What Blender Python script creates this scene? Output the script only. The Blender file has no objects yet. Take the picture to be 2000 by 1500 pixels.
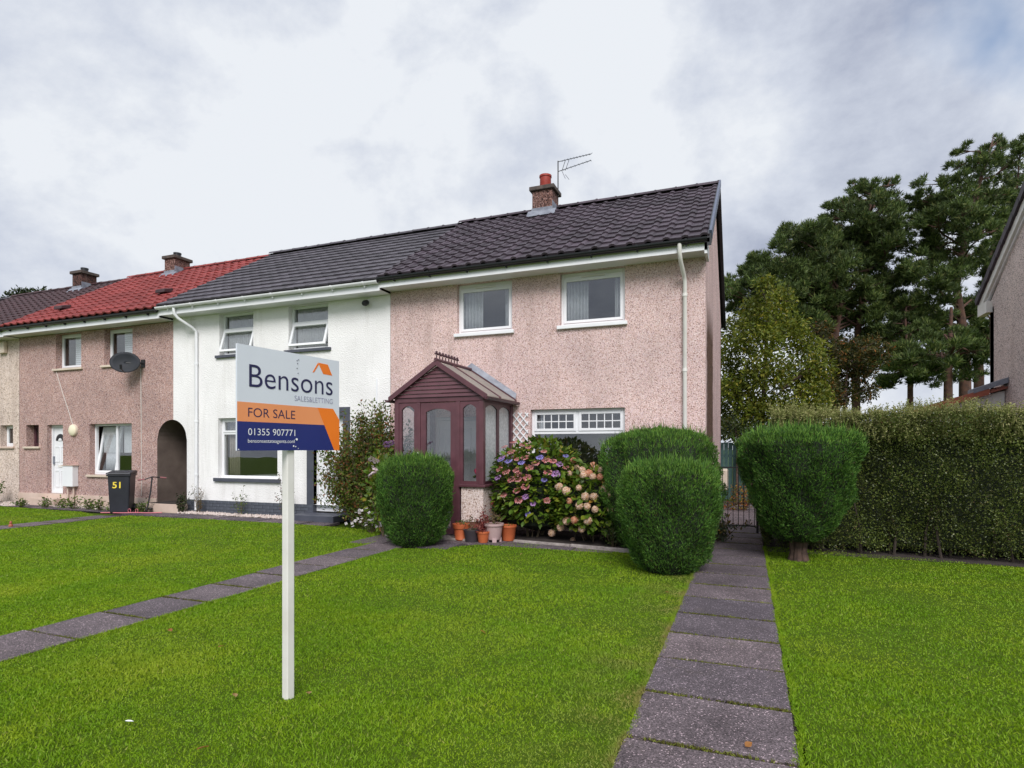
import bpy, math, random
import numpy as np
from mathutils import Vector, Matrix
random.seed(7)
RNG = np.random.default_rng(11)
sc = bpy.context.scene
COL = sc.collection
R = math.radians

# ------------------------------------------------------------------ camera
CAM_H = 1.575
cd = bpy.data.cameras.new('camera')
cd.sensor_width = 36.0
cd.lens = 36.0 * 1162 / 2000
cd.shift_y = 0.0625
cd.clip_start = 0.05
cd.clip_end = 2000
cam = bpy.data.objects.new('camera', cd)
COL.objects.link(cam)
cam.location = (0, 0, CAM_H)
cam.rotation_euler = (R(90), 0, R(21.5))
sc.camera = cam

# ------------------------------------------------------------------ sky (bright broken overcast) and sun
SUN_EL, SUN_AZ = 42.0, 156.0       # azimuth measured clockwise from +Y
w = bpy.data.worlds.new('World')
sc.world = w
w.use_nodes = True
nt = w.node_tree
nt.nodes.clear()
def wn(t, **k):
    n = nt.nodes.new(t)
    for a, b in k.items():
        setattr(n, a, b)
    return n
out = wn('ShaderNodeOutputWorld')
bg = wn('ShaderNodeBackground')
bg.inputs['Strength'].default_value = 0.10
sky = wn('ShaderNodeTexSky', sky_type='NISHITA')
sky.sun_disc = False
sky.sun_elevation = R(SUN_EL)
sky.sun_rotation = R(SUN_AZ)
sky.air_density = 1.0
sky.dust_density = 0.6
geo = wn('ShaderNodeTexCoord')
CLOUD_SHIFT = (1.51, -0.88, -1.76)
GAP_SHIFT = (6.92, 3.91, 7.59)
cmb = wn('ShaderNodeMapping')
cmb.inputs['Scale'].default_value = (1.0, 1.0, 1.35)
cmb.inputs['Location'].default_value = CLOUD_SHIFT
nt.links.new(geo.outputs['Generated'], cmb.inputs[0])
def wnoise(scale, detail, rough, dist):
    n = wn('ShaderNodeTexNoise')
    n.inputs['Scale'].default_value = scale
    n.inputs['Detail'].default_value = detail
    n.inputs['Roughness'].default_value = rough
    n.inputs['Distortion'].default_value = dist
    nt.links.new(cmb.outputs[0], n.inputs['Vector'])
    return n
n1 = wnoise(2.7, 11, 0.6, 0.15)
r1 = wn('ShaderNodeValToRGB')
e = r1.color_ramp.elements
e[0].position = 0.30; e[0].color = (2.45, 2.7, 3.4, 1)
e[1].position = 0.555; e[1].color = (4.9, 5.1, 5.4, 1)
m_ = r1.color_ramp.elements.new(0.44); m_.color = (3.75, 4.02, 4.6, 1)
nt.links.new(n1.outputs['Fac'], r1.inputs[0])
n2 = wnoise(1.6, 6, 0.5, 0.2)
gapmap = wn('ShaderNodeMapping')
gapmap.inputs['Location'].default_value = GAP_SHIFT
nt.links.new(geo.outputs['Generated'], gapmap.inputs[0]); nt.links.new(gapmap.outputs[0], n2.inputs['Vector'])
r2 = wn('ShaderNodeValToRGB')
r2.color_ramp.elements[0].position = 0.25; r2.color_ramp.elements[0].color = (0, 0, 0, 1)
r2.color_ramp.elements[1].position = 0.33; r2.color_ramp.elements[1].color = (1, 1, 1, 1)
nt.links.new(n2.outputs['Fac'], r2.inputs[0])
mx = wn('ShaderNodeMix', data_type='RGBA')
nt.links.new(r2.outputs[0], mx.inputs['Factor'])
nt.links.new(sky.outputs[0], mx.inputs['A'])
nt.links.new(r1.outputs[0], mx.inputs['B'])
nt.links.new(mx.outputs['Result'], bg.inputs['Color'])
nt.links.new(bg.outputs[0], out.inputs['Surface'])

sl = bpy.data.lights.new('sun', 'SUN')
sl.energy = 2.0
sl.angle = R(30)
sl.color = (1.0, 0.965, 0.945)
sun = bpy.data.objects.new('sun', sl)
COL.objects.link(sun)
az, el = R(SUN_AZ), R(SUN_EL)
to_sun = Vector((math.sin(az) * math.cos(el), math.cos(az) * math.cos(el), math.sin(el)))
sun.rotation_euler = to_sun.to_track_quat('Z', 'Y').to_euler()
sun.location = (0, -20, 30)

sc.view_settings.view_transform = 'Standard'
sc.view_settings.look = 'None'
sc.view_settings.exposure = 0.77
sc.view_settings.gamma = 1.0
sc.render.film_transparent = False
sc.cycles.use_denoising = True
sc.cycles.max_bounces = 8
sc.cycles.transparent_max_bounces = 16

# ------------------------------------------------------------------ helpers
def tag(o, label=None, cat=None, group=None, kind=None):
    if label: o['label'] = label
    if cat: o['category'] = cat
    if group: o['group'] = group
    if kind: o['kind'] = kind
    return o

def thing(name, loc, label, cat, group=None, rz=0.0):
    o = bpy.data.objects.new(name, None)
    o.empty_display_size = 0.1
    COL.objects.link(o)
    o.location = loc
    o.rotation_euler = (0, 0, rz)
    return tag(o, label, cat, group)

def link(name, me, mat, parent=None, world=False):
    """one mesh object; world=True: vertices are world coordinates under an unrotated root Empty"""
    o = bpy.data.objects.new(name, me)
    COL.objects.link(o)
    if mat is not None and not me.materials:
        me.materials.append(mat)
    if parent is not None:
        o.parent = parent
        if world and parent.parent is None and parent.type == 'EMPTY':
            o.matrix_parent_inverse = Matrix.Translation(-Vector(parent.location))
    return o

class MB:
    def __init__(self):
        self.v = []; self.f = []
    def quad(self, a, b, c, d):
        i = len(self.v); self.v += [a, b, c, d]; self.f.append((i, i+1, i+2, i+3)); return self
    def poly(self, pts):
        i = len(self.v); self.v += list(pts); self.f.append(tuple(range(i, i+len(pts)))); return self
    def box(self, x0, x1, y0, y1, z0, z1, mtx=None):
        i = len(self.v)
        p = [(x0,y0,z0),(x1,y0,z0),(x1,y1,z0),(x0,y1,z0),(x0,y0,z1),(x1,y0,z1),(x1,y1,z1),(x0,y1,z1)]
        if mtx is not None: p = [tuple(mtx @ Vector(q)) for q in p]
        self.v += p
        for q in ((0,3,2,1),(4,5,6,7),(0,1,5,4),(1,2,6,5),(2,3,7,6),(3,0,4,7)):
            self.f.append(tuple(i+k for k in q))
        return self
    def prism(self, pts, axis, a, b):
        """pts: 2-D polygon; axis 'x': (y,z) extruded along x; 'y': (x,z); 'z': (x,y)"""
        n = len(pts); i = len(self.v)
        def mk(p, t):
            return {'x': (t, p[0], p[1]), 'y': (p[0], t, p[1]), 'z': (p[0], p[1], t)}[axis]
        self.v += [mk(p, a) for p in pts] + [mk(p, b) for p in pts]
        self.f.append(tuple(i+k for k in range(n))[::-1]); self.f.append(tuple(i+n+k for k in range(n)))
        for k in range(n):
            k2 = (k+1) % n
            self.f.append((i+k, i+k2, i+n+k2, i+n+k))
        return self
    def tube(self, pts, rad, n=8, cap=True):
        pts = [Vector(p) for p in pts]
        if not hasattr(rad, '__len__'): rad = [rad]*len(pts)
        i0 = len(self.v); ref = None
        for k, p in enumerate(pts):
            d = (pts[min(k+1, len(pts)-1)] - pts[max(k-1, 0)]).normalized()
            if ref is None:
                ref = Vector((0,0,1)) if abs(d.z) < 0.9 else Vector((1,0,0))
            s = d.cross(ref).normalized(); t = s.cross(d).normalized(); ref = t
            for j in range(n):
                a = 2*math.pi*j/n
                self.v.append(tuple(p + (s*math.cos(a) + t*math.sin(a))*rad[k]))
        for k in range(len(pts)-1):
            for j in range(n):
                a = i0+k*n+j; b = i0+k*n+(j+1) % n
                self.f.append((a, b, b+n, a+n))
        if cap:
            self.f.append(tuple(i0+j for j in range(n))); e = i0+(len(pts)-1)*n
            self.f.append(tuple(e+j for j in range(n))[::-1])
        return self
    def lathe(self, prof, c, n=20):
        i0 = len(self.v)
        for r, z in prof:
            for j in range(n):
                a = 2*math.pi*j/n
                self.v.append((c[0]+r*math.cos(a), c[1]+r*math.sin(a), z))
        for k in range(len(prof)-1):
            for j in range(n):
                a = i0+k*n+j; b = i0+k*n+(j+1) % n
                self.f.append((a, b, b+n, a+n))
        self.f.append(tuple(i0+j for j in range(n))[::-1])
        e = i0+(len(prof)-1)*n
        self.f.append(tuple(e+j for j in range(n)))
        return self
    def mesh(self, name, smooth=False):
        me = bpy.data.meshes.new(name)
        me.from_pydata(self.v, [], self.f)
        me.update()
        if smooth:
            me.polygons.foreach_set('use_smooth', [True]*len(me.polygons))
        return me
    def build(self, name, mat, parent=None, smooth=False, bevel=0.0, world=True):
        o = link(name, self.mesh(name, smooth), mat, parent, world)
        if bevel:
            b = o.modifiers.new('bevel', 'BEVEL'); b.width = bevel; b.segments = 2; b.limit_method = 'ANGLE'
        if smooth:
            try:
                o.data.set_sharp_from_angle(angle=R(40))
            except Exception:
                pass
        return o

def frame(mb, x0, x1, z0, z1, y0, y1, wd):
    mb.box(x0, x0+wd, y0, y1, z0, z1); mb.box(x1-wd, x1, y0, y1, z0, z1)
    mb.box(x0+wd, x1-wd, y0+.002, y1-.002, z1-wd, z1); mb.box(x0+wd, x1-wd, y0+.002, y1-.002, z0, z0+wd)
    return mb

def polymesh(name, arr):
    """arr (N,k,3): N separate k-gons"""
    arr = np.ascontiguousarray(arr, dtype=np.float32)
    N, k, _ = arr.shape
    me = bpy.data.meshes.new(name)
    me.vertices.add(N*k); me.loops.add(N*k); me.polygons.add(N)
    me.vertices.foreach_set('co', arr.ravel())
    me.loops.foreach_set('vertex_index', np.arange(N*k, dtype=np.int32))
    me.polygons.foreach_set('loop_start', np.arange(0, N*k, k, dtype=np.int32))
    me.update(calc_edges=True)
    return me

def unit(a):
    return a / np.maximum(np.linalg.norm(a, axis=-1, keepdims=True), 1e-9)
def rnd(n, s=1.0):
    return RNG.normal(0, s, (n, 3))
def leaf_quads(p, d, l, wd, flat=None):
    """diamond leaves: base p, direction d, length l, width wd"""
    n = len(p); d = unit(d)
    s = unit(np.cross(d, rnd(n) if flat is None else unit(flat) + rnd(n, .25)))
    l = np.asarray(l).reshape(-1, 1)*np.ones((n, 1)); wd = np.asarray(wd).reshape(-1, 1)*np.ones((n, 1))
    return np.stack([p, p+d*l*.45+s*wd*.5, p+d*l, p+d*l*.45-s*wd*.5], axis=1)

# ------------------------------------------------------------------ materials
def newmat(name):
    m = bpy.data.materials.new(name); m.use_nodes = True
    t = m.node_tree; b = t.nodes['Principled BSDF']
    return m, t, b
def N(t, typ, **k):
    n = t.nodes.new(typ)
    for a, b in k.items(): setattr(n, a, b)
    return n
def ramp(t, stops, interp='LINEAR'):
    r = N(t, 'ShaderNodeValToRGB'); cr = r.color_ramp; cr.interpolation = interp
    while len(cr.elements) < len(stops): cr.elements.new(.5)
    for el_, (p, c) in zip(cr.elements, stops):
        el_.position = p; el_.color = (*c, 1) if len(c) == 3 else c
    return r
def coords(t):
    return N(t, 'ShaderNodeTexCoord').outputs['Object']
def noise(t, scale, detail=4, rough=.55, vec=None):
    n = N(t, 'ShaderNodeTexNoise')
    n.inputs['Scale'].default_value = scale; n.inputs['Detail'].default_value = detail; n.inputs['Roughness'].default_value = rough
    t.links.new(vec or coords(t), n.inputs['Vector'])
    return n
def mixc(t, fac, a, b, mode='MIX'):
    m = N(t, 'ShaderNodeMix', data_type='RGBA', blend_type=mode)
    if isinstance(fac, (int, float)): m.inputs['Factor'].default_value = fac
    else: t.links.new(fac, m.inputs['Factor'])
    for s, x in (('A', a), ('B', b)):
        if isinstance(x, tuple): m.inputs[s].default_value = (*x, 1)
        else: t.links.new(x, m.inputs[s])
    return m.outputs['Result']
def bump(t, b, height, strength=.3, dist=.01):
    n = N(t, 'ShaderNodeBump'); n.inputs['Strength'].default_value = strength; n.inputs['Distance'].default_value = dist
    t.links.new(height, n.inputs['Height']); t.links.new(n.outputs[0], b.inputs['Normal'])

def plain(name, c, c2=None, scale=6, rough=.5, bscale=60, bstr=.08, spec=.5, metal=0.0, objrand=0.0):
    """paint / plastic / timber with a soft mottling and fine relief"""
    m, t, b = newmat(name)
    c2 = c2 or tuple(x*.82 for x in c)
    n = noise(t, scale, 5)
    r = ramp(t, [(.35, c2), (.65, c)])
    t.links.new(n.outputs['Fac'], r.inputs[0])
    colr = r.outputs[0]
    if objrand:
        oi = N(t, 'ShaderNodeObjectInfo')
        hr = ramp(t, [(0, (1-objrand,)*3), (1, (1+objrand,)*3)])
        t.links.new(oi.outputs['Random'], hr.inputs[0])
        colr = mixc(t, 1.0, colr, hr.outputs[0], 'MULTIPLY')
    t.links.new(colr, b.inputs['Base Color'])
    b.inputs['Roughness'].default_value = rough
    b.inputs['Specular IOR Level'].default_value = spec
    b.inputs['Metallic'].default_value = metal
    if bstr:
        n2 = noise(t, bscale, 3)
        bump(t, b, n2.outputs['Fac'], bstr, .004)
    return m

def pebbledash(name, stops, scale=42, stain=None, dirt=(.30, .22, .19)):
    m, t, b = newmat(name)
    c = coords(t)
    v = N(t, 'ShaderNodeTexVoronoi'); v.inputs['Scale'].default_value = scale
    t.links.new(c, v.inputs['Vector'])
    sp = N(t, 'ShaderNodeSeparateColor'); t.links.new(v.outputs['Color'], sp.inputs[0])
    r = ramp(t, stops, 'CONSTANT'); t.links.new(sp.outputs[0], r.inputs[0])
    n = noise(t, 1.1, 5)
    rr = ramp(t, [(.3, (.86, .86, .87)), (.7, (1.08, 1.07, 1.06))])
    t.links.new(n.outputs['Fac'], rr.inputs[0])
    colr = mixc(t, 1.0, r.outputs[0], rr.outputs[0], 'MULTIPLY')
    # weather streaks: noise stretched downwards
    mp = N(t, 'ShaderNodeMapping'); mp.inputs['Scale'].default_value = (2.2, 2.2, .25); t.links.new(c, mp.inputs[0])
    ns = noise(t, 1.0, 4, .6, mp.outputs[0])
    rs = ramp(t, [(.56, (0, 0, 0)), (.78, (.5, .5, .5))]); t.links.new(ns.outputs['Fac'], rs.inputs[0])
    colr = mixc(t, rs.outputs[0], colr, dirt)
    if stain:
        colr = stain(t, c, colr)
    t.links.new(colr, b.inputs['Base Color'])
    b.inputs['Roughness'].default_value = .85
    b.inputs['Specular IOR Level'].default_value = .2
    bump(t, b, v.outputs['Distance'], .55, .012)
    return m

def main_stain(t, c, colr):
    # the bare brown strip where the render has weathered off beside the front corner of the gable
    s = N(t, 'ShaderNodeSeparateXYZ'); t.links.new(c, s.inputs[0])
    def rng(sock, stops):
        mr = N(t, 'ShaderNodeMapRange'); mr.inputs['From Min'].default_value = stops[0]; mr.inputs['From Max'].default_value = stops[1]
        mr.inputs['To Min'].default_value = stops[2]; mr.inputs['To Max'].default_value = stops[3]
        t.links.new(sock, mr.inputs['Value']); return mr.outputs[0]
    nz = noise(t, 5, 5, .65)
    add = N(t, 'ShaderNodeMath', operation='MULTIPLY_ADD'); add.inputs[1].default_value = .9
    t.links.new(nz.outputs['Fac'], add.inputs[0]); t.links.new(s.outputs['Y'], add.inputs[2])
    a = rng(add.outputs[0], (11.5, 11.65, 0, 1)); bb = rng(add.outputs[0], (13.7, 13.5, 0, 1))
    z = rng(s.outputs['Z'], (4.35, 3.7, 0, 1)); xx = rng(s.outputs['X'], (-.68, -.66, 0, 1))
    f = None
    for q in (a, bb, z, xx):
        if f is None: f = q; continue
        mm = N(t, 'ShaderNodeMath', operation='MULTIPLY'); t.links.new(f, mm.inputs[0]); t.links.new(q, mm.inputs[1]); f = mm.outputs[0]
    nb = noise(t, 30, 4); rb = ramp(t, [(.35, (.05, .028, .02)), (.7, (.22, .13, .09))]); t.links.new(nb.outputs['Fac'], rb.inputs[0])
    return mixc(t, f, colr, rb.outputs[0])

def leafmat(name, stops, clump=(.72, 1.2), cscale=2.0, rough=.55, trans=.25, spec=.3):
    m, t, b = newmat(name)
    g = N(t, 'ShaderNodeNewGeometry')
    r = ramp(t, stops); t.links.new(g.outputs['Random Per Island'], r.inputs[0])
    n = noise(t, cscale, 3, .5, g.outputs['Position'])
    rr = ramp(t, [(.32, (clump[0],)*3), (.68, (clump[1],)*3)]); t.links.new(n.outputs['Fac'], rr.inputs[0])
    colr = mixc(t, 1.0, r.outputs[0], rr.outputs[0], 'MULTIPLY')
    t.links.new(colr, b.inputs['Base Color'])
    b.inputs['Roughness'].default_value = rough
    b.inputs['Specular IOR Level'].default_value = spec
    if trans:
        tr = N(t, 'ShaderNodeBsdfTranslucent'); t.links.new(colr, tr.inputs['Color'])
        ms = N(t, 'ShaderNodeMixShader'); ms.inputs[0].default_value = trans
        o = t.nodes['Material Output']
        t.links.new(b.outputs[0], ms.inputs[1]); t.links.new(tr.outputs[0], ms.inputs[2]); t.links.new(ms.outputs[0], o.inputs['Surface'])
    return m

def glassmat(name, tint=(.95, .965, .97), rough=0.0, f0=.125):
    m = bpy.data.materials.new(name); m.use_nodes = True
    t = m.node_tree; t.nodes.clear()
    o = N(t, 'ShaderNodeOutputMaterial'); tr = N(t, 'ShaderNodeBsdfTransparent'); gl = N(t, 'ShaderNodeBsdfGlossy')
    tr.inputs['Color'].default_value = (*tint, 1); gl.inputs['Roughness'].default_value = rough
    # Schlick reflectance of a thin double-glazed pane, the same from either side
    g = N(t, 'ShaderNodeNewGeometry'); dt = N(t, 'ShaderNodeVectorMath', operation='DOT_PRODUCT')
    t.links.new(g.outputs['Normal'], dt.inputs[0]); t.links.new(g.outputs['Incoming'], dt.inputs[1])
    ab = N(t, 'ShaderNodeMath', operation='ABSOLUTE'); t.links.new(dt.outputs['Value'], ab.inputs[0])
    om = N(t, 'ShaderNodeMath', operation='SUBTRACT'); om.inputs[0].default_value = 1.0; t.links.new(ab.outputs[0], om.inputs[1])
    pw = N(t, 'ShaderNodeMath', operation='POWER'); pw.inputs[1].default_value = 5.0; t.links.new(om.outputs[0], pw.inputs[0])
    fr = N(t, 'ShaderNodeMath', operation='MULTIPLY_ADD'); fr.inputs[1].default_value = 1-f0; fr.inputs[2].default_value = f0; t.links.new(pw.outputs[0], fr.inputs[0])
    if rough == 0:
        nz = noise(t, 1.3, 2); bp = N(t, 'ShaderNodeBump'); bp.inputs['Strength'].default_value = .05; bp.inputs['Distance'].default_value = .02
        t.links.new(nz.outputs['Fac'], bp.inputs['Height']); t.links.new(bp.outputs[0], gl.inputs['Normal'])
    ms = N(t, 'ShaderNodeMixShader')
    t.links.new(fr.outputs[0], ms.inputs[0]); t.links.new(tr.outputs[0], ms.inputs[1]); t.links.new(gl.outputs[0], ms.inputs[2])
    t.links.new(ms.outputs[0], o.inputs['Surface'])
    return m

M = {}
M['main_wall'] = pebbledash('pink_pebbledash', [(0, (.26, .16, .145)), (.10, (.48, .33, .28)), (.25, (.64, .46, .43)), (.5, (.71, .53, .51)), (.72, (.65, .50, .52)), (.86, (.78, .65, .62))], 88, main_stain)
M['pink_wall'] = pebbledash('rose_pebbledash', [(0, (.11, .08, .085)), (.12, (.33, .19, .16)), (.32, (.47, .31, .27)), (.6, (.52, .36, .33)), (.8, (.40, .29, .30)), (.9, (.62, .49, .45))], 75)
M['beige_wall'] = pebbledash('beige_pebbledash', [(0, (.30, .24, .20)), (.1, (.52, .42, .35)), (.4, (.62, .51, .45)), (.8, (.70, .60, .54))], 40)
M['right_wall'] = pebbledash('grey_pink_pebbledash', [(0, (.14, .11, .10)), (.10, (.50, .40, .36)), (.3, (.68, .57, .53)), (.7, (.76, .66, .62)), (.9, (.80, .72, .70))], 75)
M['porch_wall'] = pebbledash('pale_pebbledash', [(0, (.26, .16, .14)), (.10, (.52, .40, .34)), (.3, (.68, .56, .52)), (.7, (.78, .68, .66))], 70)
M['chimney_wall'] = pebbledash('dark_pebbledash', [(0, (.03, .018, .018)), (.3, (.13, .065, .052)), (.6, (.22, .12, .10)), (.85, (.34, .21, .19))], 55)
M['chimney_dark'] = pebbledash('sooty_pebbledash', [(0, (.02, .015, .015)), (.3, (.07, .035, .03)), (.7, (.12, .06, .05))], 36)
def roughcast():
    m, t, b = newmat('white_roughcast')
    n = noise(t, 1.2, 5); r = ramp(t, [(.3, (.76, .75, .75)), (.7, (.86, .85, .85))]); t.links.new(n.outputs['Fac'], r.inputs[0])
    nd = noise(t, 9, 5, .7); rd = ramp(t, [(.66, (0, 0, 0)), (.8, (.35, .35, .35))]); t.links.new(nd.outputs['Fac'], rd.inputs[0])
    c = coords(t); mp = N(t, 'ShaderNodeMapping'); mp.inputs['Scale'].default_value = (3.2, 3.2, .3); t.links.new(c, mp.inputs[0])
    ns = noise(t, 1.0, 5, .65, mp.outputs[0]); rs = ramp(t, [(.54, (0, 0, 0)), (.76, (.42, .42, .42))]); t.links.new(ns.outputs['Fac'], rs.inputs[0])
    wc = mixc(t, rs.outputs[0], mixc(t, rd.outputs[0], r.outputs[0], (.45, .43, .42)), (.50, .48, .45))
    t.links.new(wc, b.inputs['Base Color'])
    b.inputs['Roughness'].default_value = .8
    v = N(t, 'ShaderNodeTexVoronoi'); v.inputs['Scale'].default_value = 40; t.links.new(coords(t), v.inputs['Vector'])
    n2 = noise(t, 55, 3)
    ad = N(t, 'ShaderNodeMath', operation='ADD'); t.links.new(v.outputs['Distance'], ad.inputs[0]); t.links.new(n2.outputs['Fac'], ad.inputs[1])
    bump(t, b, ad.outputs[0], .55, .013)
    return m
M['white_wall'] = roughcast()
M['white'] = plain('white_upvc', (.80, .81, .83), (.74, .75, .78), 2, .35, 90, .03)
M['offwhite'] = plain('aged_white_paint', (.74, .73, .70), (.64, .62, .58), 3, .5, 40, .08)
M['cream'] = plain('cream_paint', (.66, .56, .46), (.56, .47, .38), 3, .6, 40, .1)
M['pinkbase'] = plain('peach_base_paint', (.60, .47, .40), (.50, .38, .31), 2.5, .7, 30, .2)
M['anthracite'] = plain('anthracite_paint', (.075, .08, .105), (.055, .06, .08), 3, .5, 40, .12)
M['plinth'] = plain('grey_painted_brick', (.085, .095, .12), (.05, .055, .07), 8, .6, 50, .3)
M['black'] = plain('black_plastic', (.018, .019, .024), (.013, .014, .018), 4, .4, 60, .05)
M['binplastic'] = plain('charcoal_bin_plastic', (.022, .024, .034), (.014, .015, .022), 3, .42, 120, .1)
M['iron'] = plain('black_iron', (.012, .012, .014), None, 6, .5, 80, .1)
M['lead'] = plain('lead_flashing', (.26, .28, .33), (.16, .17, .21), 6, .55, 20, .3)
M['rosewood'] = plain('rosewood_upvc', (.118, .046, .058), (.088, .034, .044), 5, .38, 45, .06)
M['rosedark'] = plain('rosewood_dark', (.075, .025, .035), (.05, .018, .026), 5, .4, 45, .06)
M['poly'] = plain('cream_polycarbonate', (.66, .62, .58), (.56, .52, .49), 2, .35, 8, .05)
def _see_through(m, f):
    t = m.node_tree; b = t.nodes['Principled BSDF']; tr = N(t, 'ShaderNodeBsdfTranslucent'); tr.inputs['Color'].default_value = (.8, .76, .7, 1)
    ms = N(t, 'ShaderNodeMixShader'); ms.inputs[0].default_value = f
    t.links.new(b.outputs[0], ms.inputs[1]); t.links.new(tr.outputs[0], ms.inputs[2]); t.links.new(ms.outputs[0], t.nodes['Material Output'].inputs['Surface'])
_see_through(M['poly'], .6)
M['redpot'] = plain('red_chimney_pot', (.34, .035, .02), (.26, .025, .015), 5, .6, 30, .2)
M['stonecap'] = plain('chimney_cap', (.10, .075, .065), (.05, .04, .035), 10, .8, 40, .4)
M['tile_main'] = plain('plum_concrete_tile', (.066, .048, .064), (.036, .026, .036), 9, .58, 70, .3, .4, 0, .34)
M['tile_white'] = plain('slate_grey_tile', (.085, .076, .092), (.048, .042, .053), 7, .56, 60, .25, .4, 0, .26)
M['tile_red'] = plain('red_painted_tile', (.25, .046, .042), (.16, .032, .032), 9, .65, 70, .25, .3, 0, .24)
M['tile_brown'] = plain('brown_tile', (.062, .028, .032), (.036, .018, .021), 9, .6, 70, .25, .4, 0, .2)
M['tile_orange'] = plain('terracotta_tile', (.30, .10, .07), (.22, .07, .05), 9, .7, 70, .25)
M['under'] = plain('roof_underlay', (.02, .018, .02), None, 5, .9, 40, .1)
M['interior'] = plain('room_plaster', (.34, .32, .31), (.30, .28, .27), 1, .9, 20, .05)
M['passage'] = plain('passage_render', (.20, .155, .13), (.135, .10, .085), 2.2, .9, 40, .4)
M['glass'] = glassmat('window_glass')
M['pattern_glass'] = plain('obscured_glass', (.52, .55, .57), (.36, .39, .41), 26, .15, 40, .5)
def clothmat(name, c):
    m, t, b = newmat(name)
    n = noise(t, 14, 3); r = ramp(t, [(.3, tuple(x*.85 for x in c)), (.7, c)]); t.links.new(n.outputs['Fac'], r.inputs[0])
    t.links.new(r.outputs[0], b.inputs['Base Color']); b.inputs['Roughness'].default_value = .9
    tr = N(t, 'ShaderNodeBsdfTranslucent'); t.links.new(r.outputs[0], tr.inputs['Color'])
    ms = N(t, 'ShaderNodeMixShader'); ms.inputs[0].default_value = .4
    t.links.new(b.outputs[0], ms.inputs[1]); t.links.new(tr.outputs[0], ms.inputs[2]); t.links.new(ms.outputs[0], t.nodes['Material Output'].inputs['Surface'])
    return m
M['curtain'] = clothmat('white_curtain', (.90, .91, .93))
M['curtain_beige'] = clothmat('beige_curtain', (.55, .48, .40))

def slabmat():
    m, t, b = newmat('weathered_paving_slab')
    c = coords(t)
    oi = N(t, 'ShaderNodeObjectInfo'); va = N(t, 'ShaderNodeVectorMath', operation='ADD')
    g = N(t, 'ShaderNodeNewGeometry'); P = g.outputs['Position']
    n = noise(t, 2.4, 6, .6, P); r = ramp(t, [(.3, (.072, .058, .066)), (.7, (.140, .116, .130))]); t.links.new(n.outputs['Fac'], r.inputs[0])
    v = N(t, 'ShaderNodeTexVoronoi'); v.inputs['Scale'].default_value = 150; t.links.new(P, v.inputs['Vector'])
    sp = N(t, 'ShaderNodeSeparateColor'); t.links.new(v.outputs['Color'], sp.inputs[0])
    rs = ramp(t, [(0, (.45, .45, .45)), (.3, (.8, .8, .8)), (.55, (1.1, 1.1, 1.12)), (.85, (1.6, 1.58, 1.62)), (.965, (4.2, 4.1, 4.1))], 'CONSTANT'); t.links.new(sp.outputs[0], rs.inputs[0])
    colr = mixc(t, 1.0, r.outputs[0], rs.outputs[0], 'MULTIPLY')
    hr = ramp(t, [(0, (.72, .72, .76)), (1, (1.22, 1.16, 1.1))]); t.links.new(oi.outputs['Random'], hr.inputs[0])
    colr = mixc(t, 1.0, colr, hr.outputs[0], 'MULTIPLY')
    nl = noise(t, 11, 4, .5, P); rl = ramp(t, [(.70, (0, 0, 0)), (.76, (.6, .6, .6))]); t.links.new(nl.outputs['Fac'], rl.inputs[0])
    colr = mixc(t, rl.outputs[0], colr, (.33, .28, .30))
    nm = noise(t, 3.1, 5, .6, P); rm = ramp(t, [(.60, (0, 0, 0)), (.8, (.55, .55, .55))]); t.links.new(nm.outputs['Fac'], rm.inputs[0])
    colr = mixc(t, rm.outputs[0], colr, (.085, .066, .05))
    t.links.new(colr, b.inputs['Base Color']); b.inputs['Roughness'].default_value = .8
    bump(t, b, v.outputs['Distance'], .35, .004)
    return m
M['slab'] = slabmat()
M['soil'] = plain('dark_soil', (.045, .032, .028), (.022, .016, .015), 9, .95, 60, .6)
M['concrete'] = plain('pale_concrete', (.36, .32, .30), (.20, .17, .16), 12, .85, 60, .4)
def groundmat():
    m, t, b = newmat('lawn_soil')
    g = N(t, 'ShaderNodeNewGeometry')
    n = noise(t, 5, 6, .65, g.outputs['Position']); r = ramp(t, [(.3, (.055, .095, .008)), (.7, (.10, .165, .012))]); t.links.new(n.outputs['Fac'], r.inputs[0])
    t.links.new(r.outputs[0], b.inputs['Base Color']); b.inputs['Roughness'].default_value = .95; b.inputs['Specular IOR Level'].default_value = .1
    n2 = noise(t, 70, 4, .7, g.outputs['Position']); bump(t, b, n2.outputs['Fac'], .8, .03)
    return m
M['ground'] = groundmat()
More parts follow.
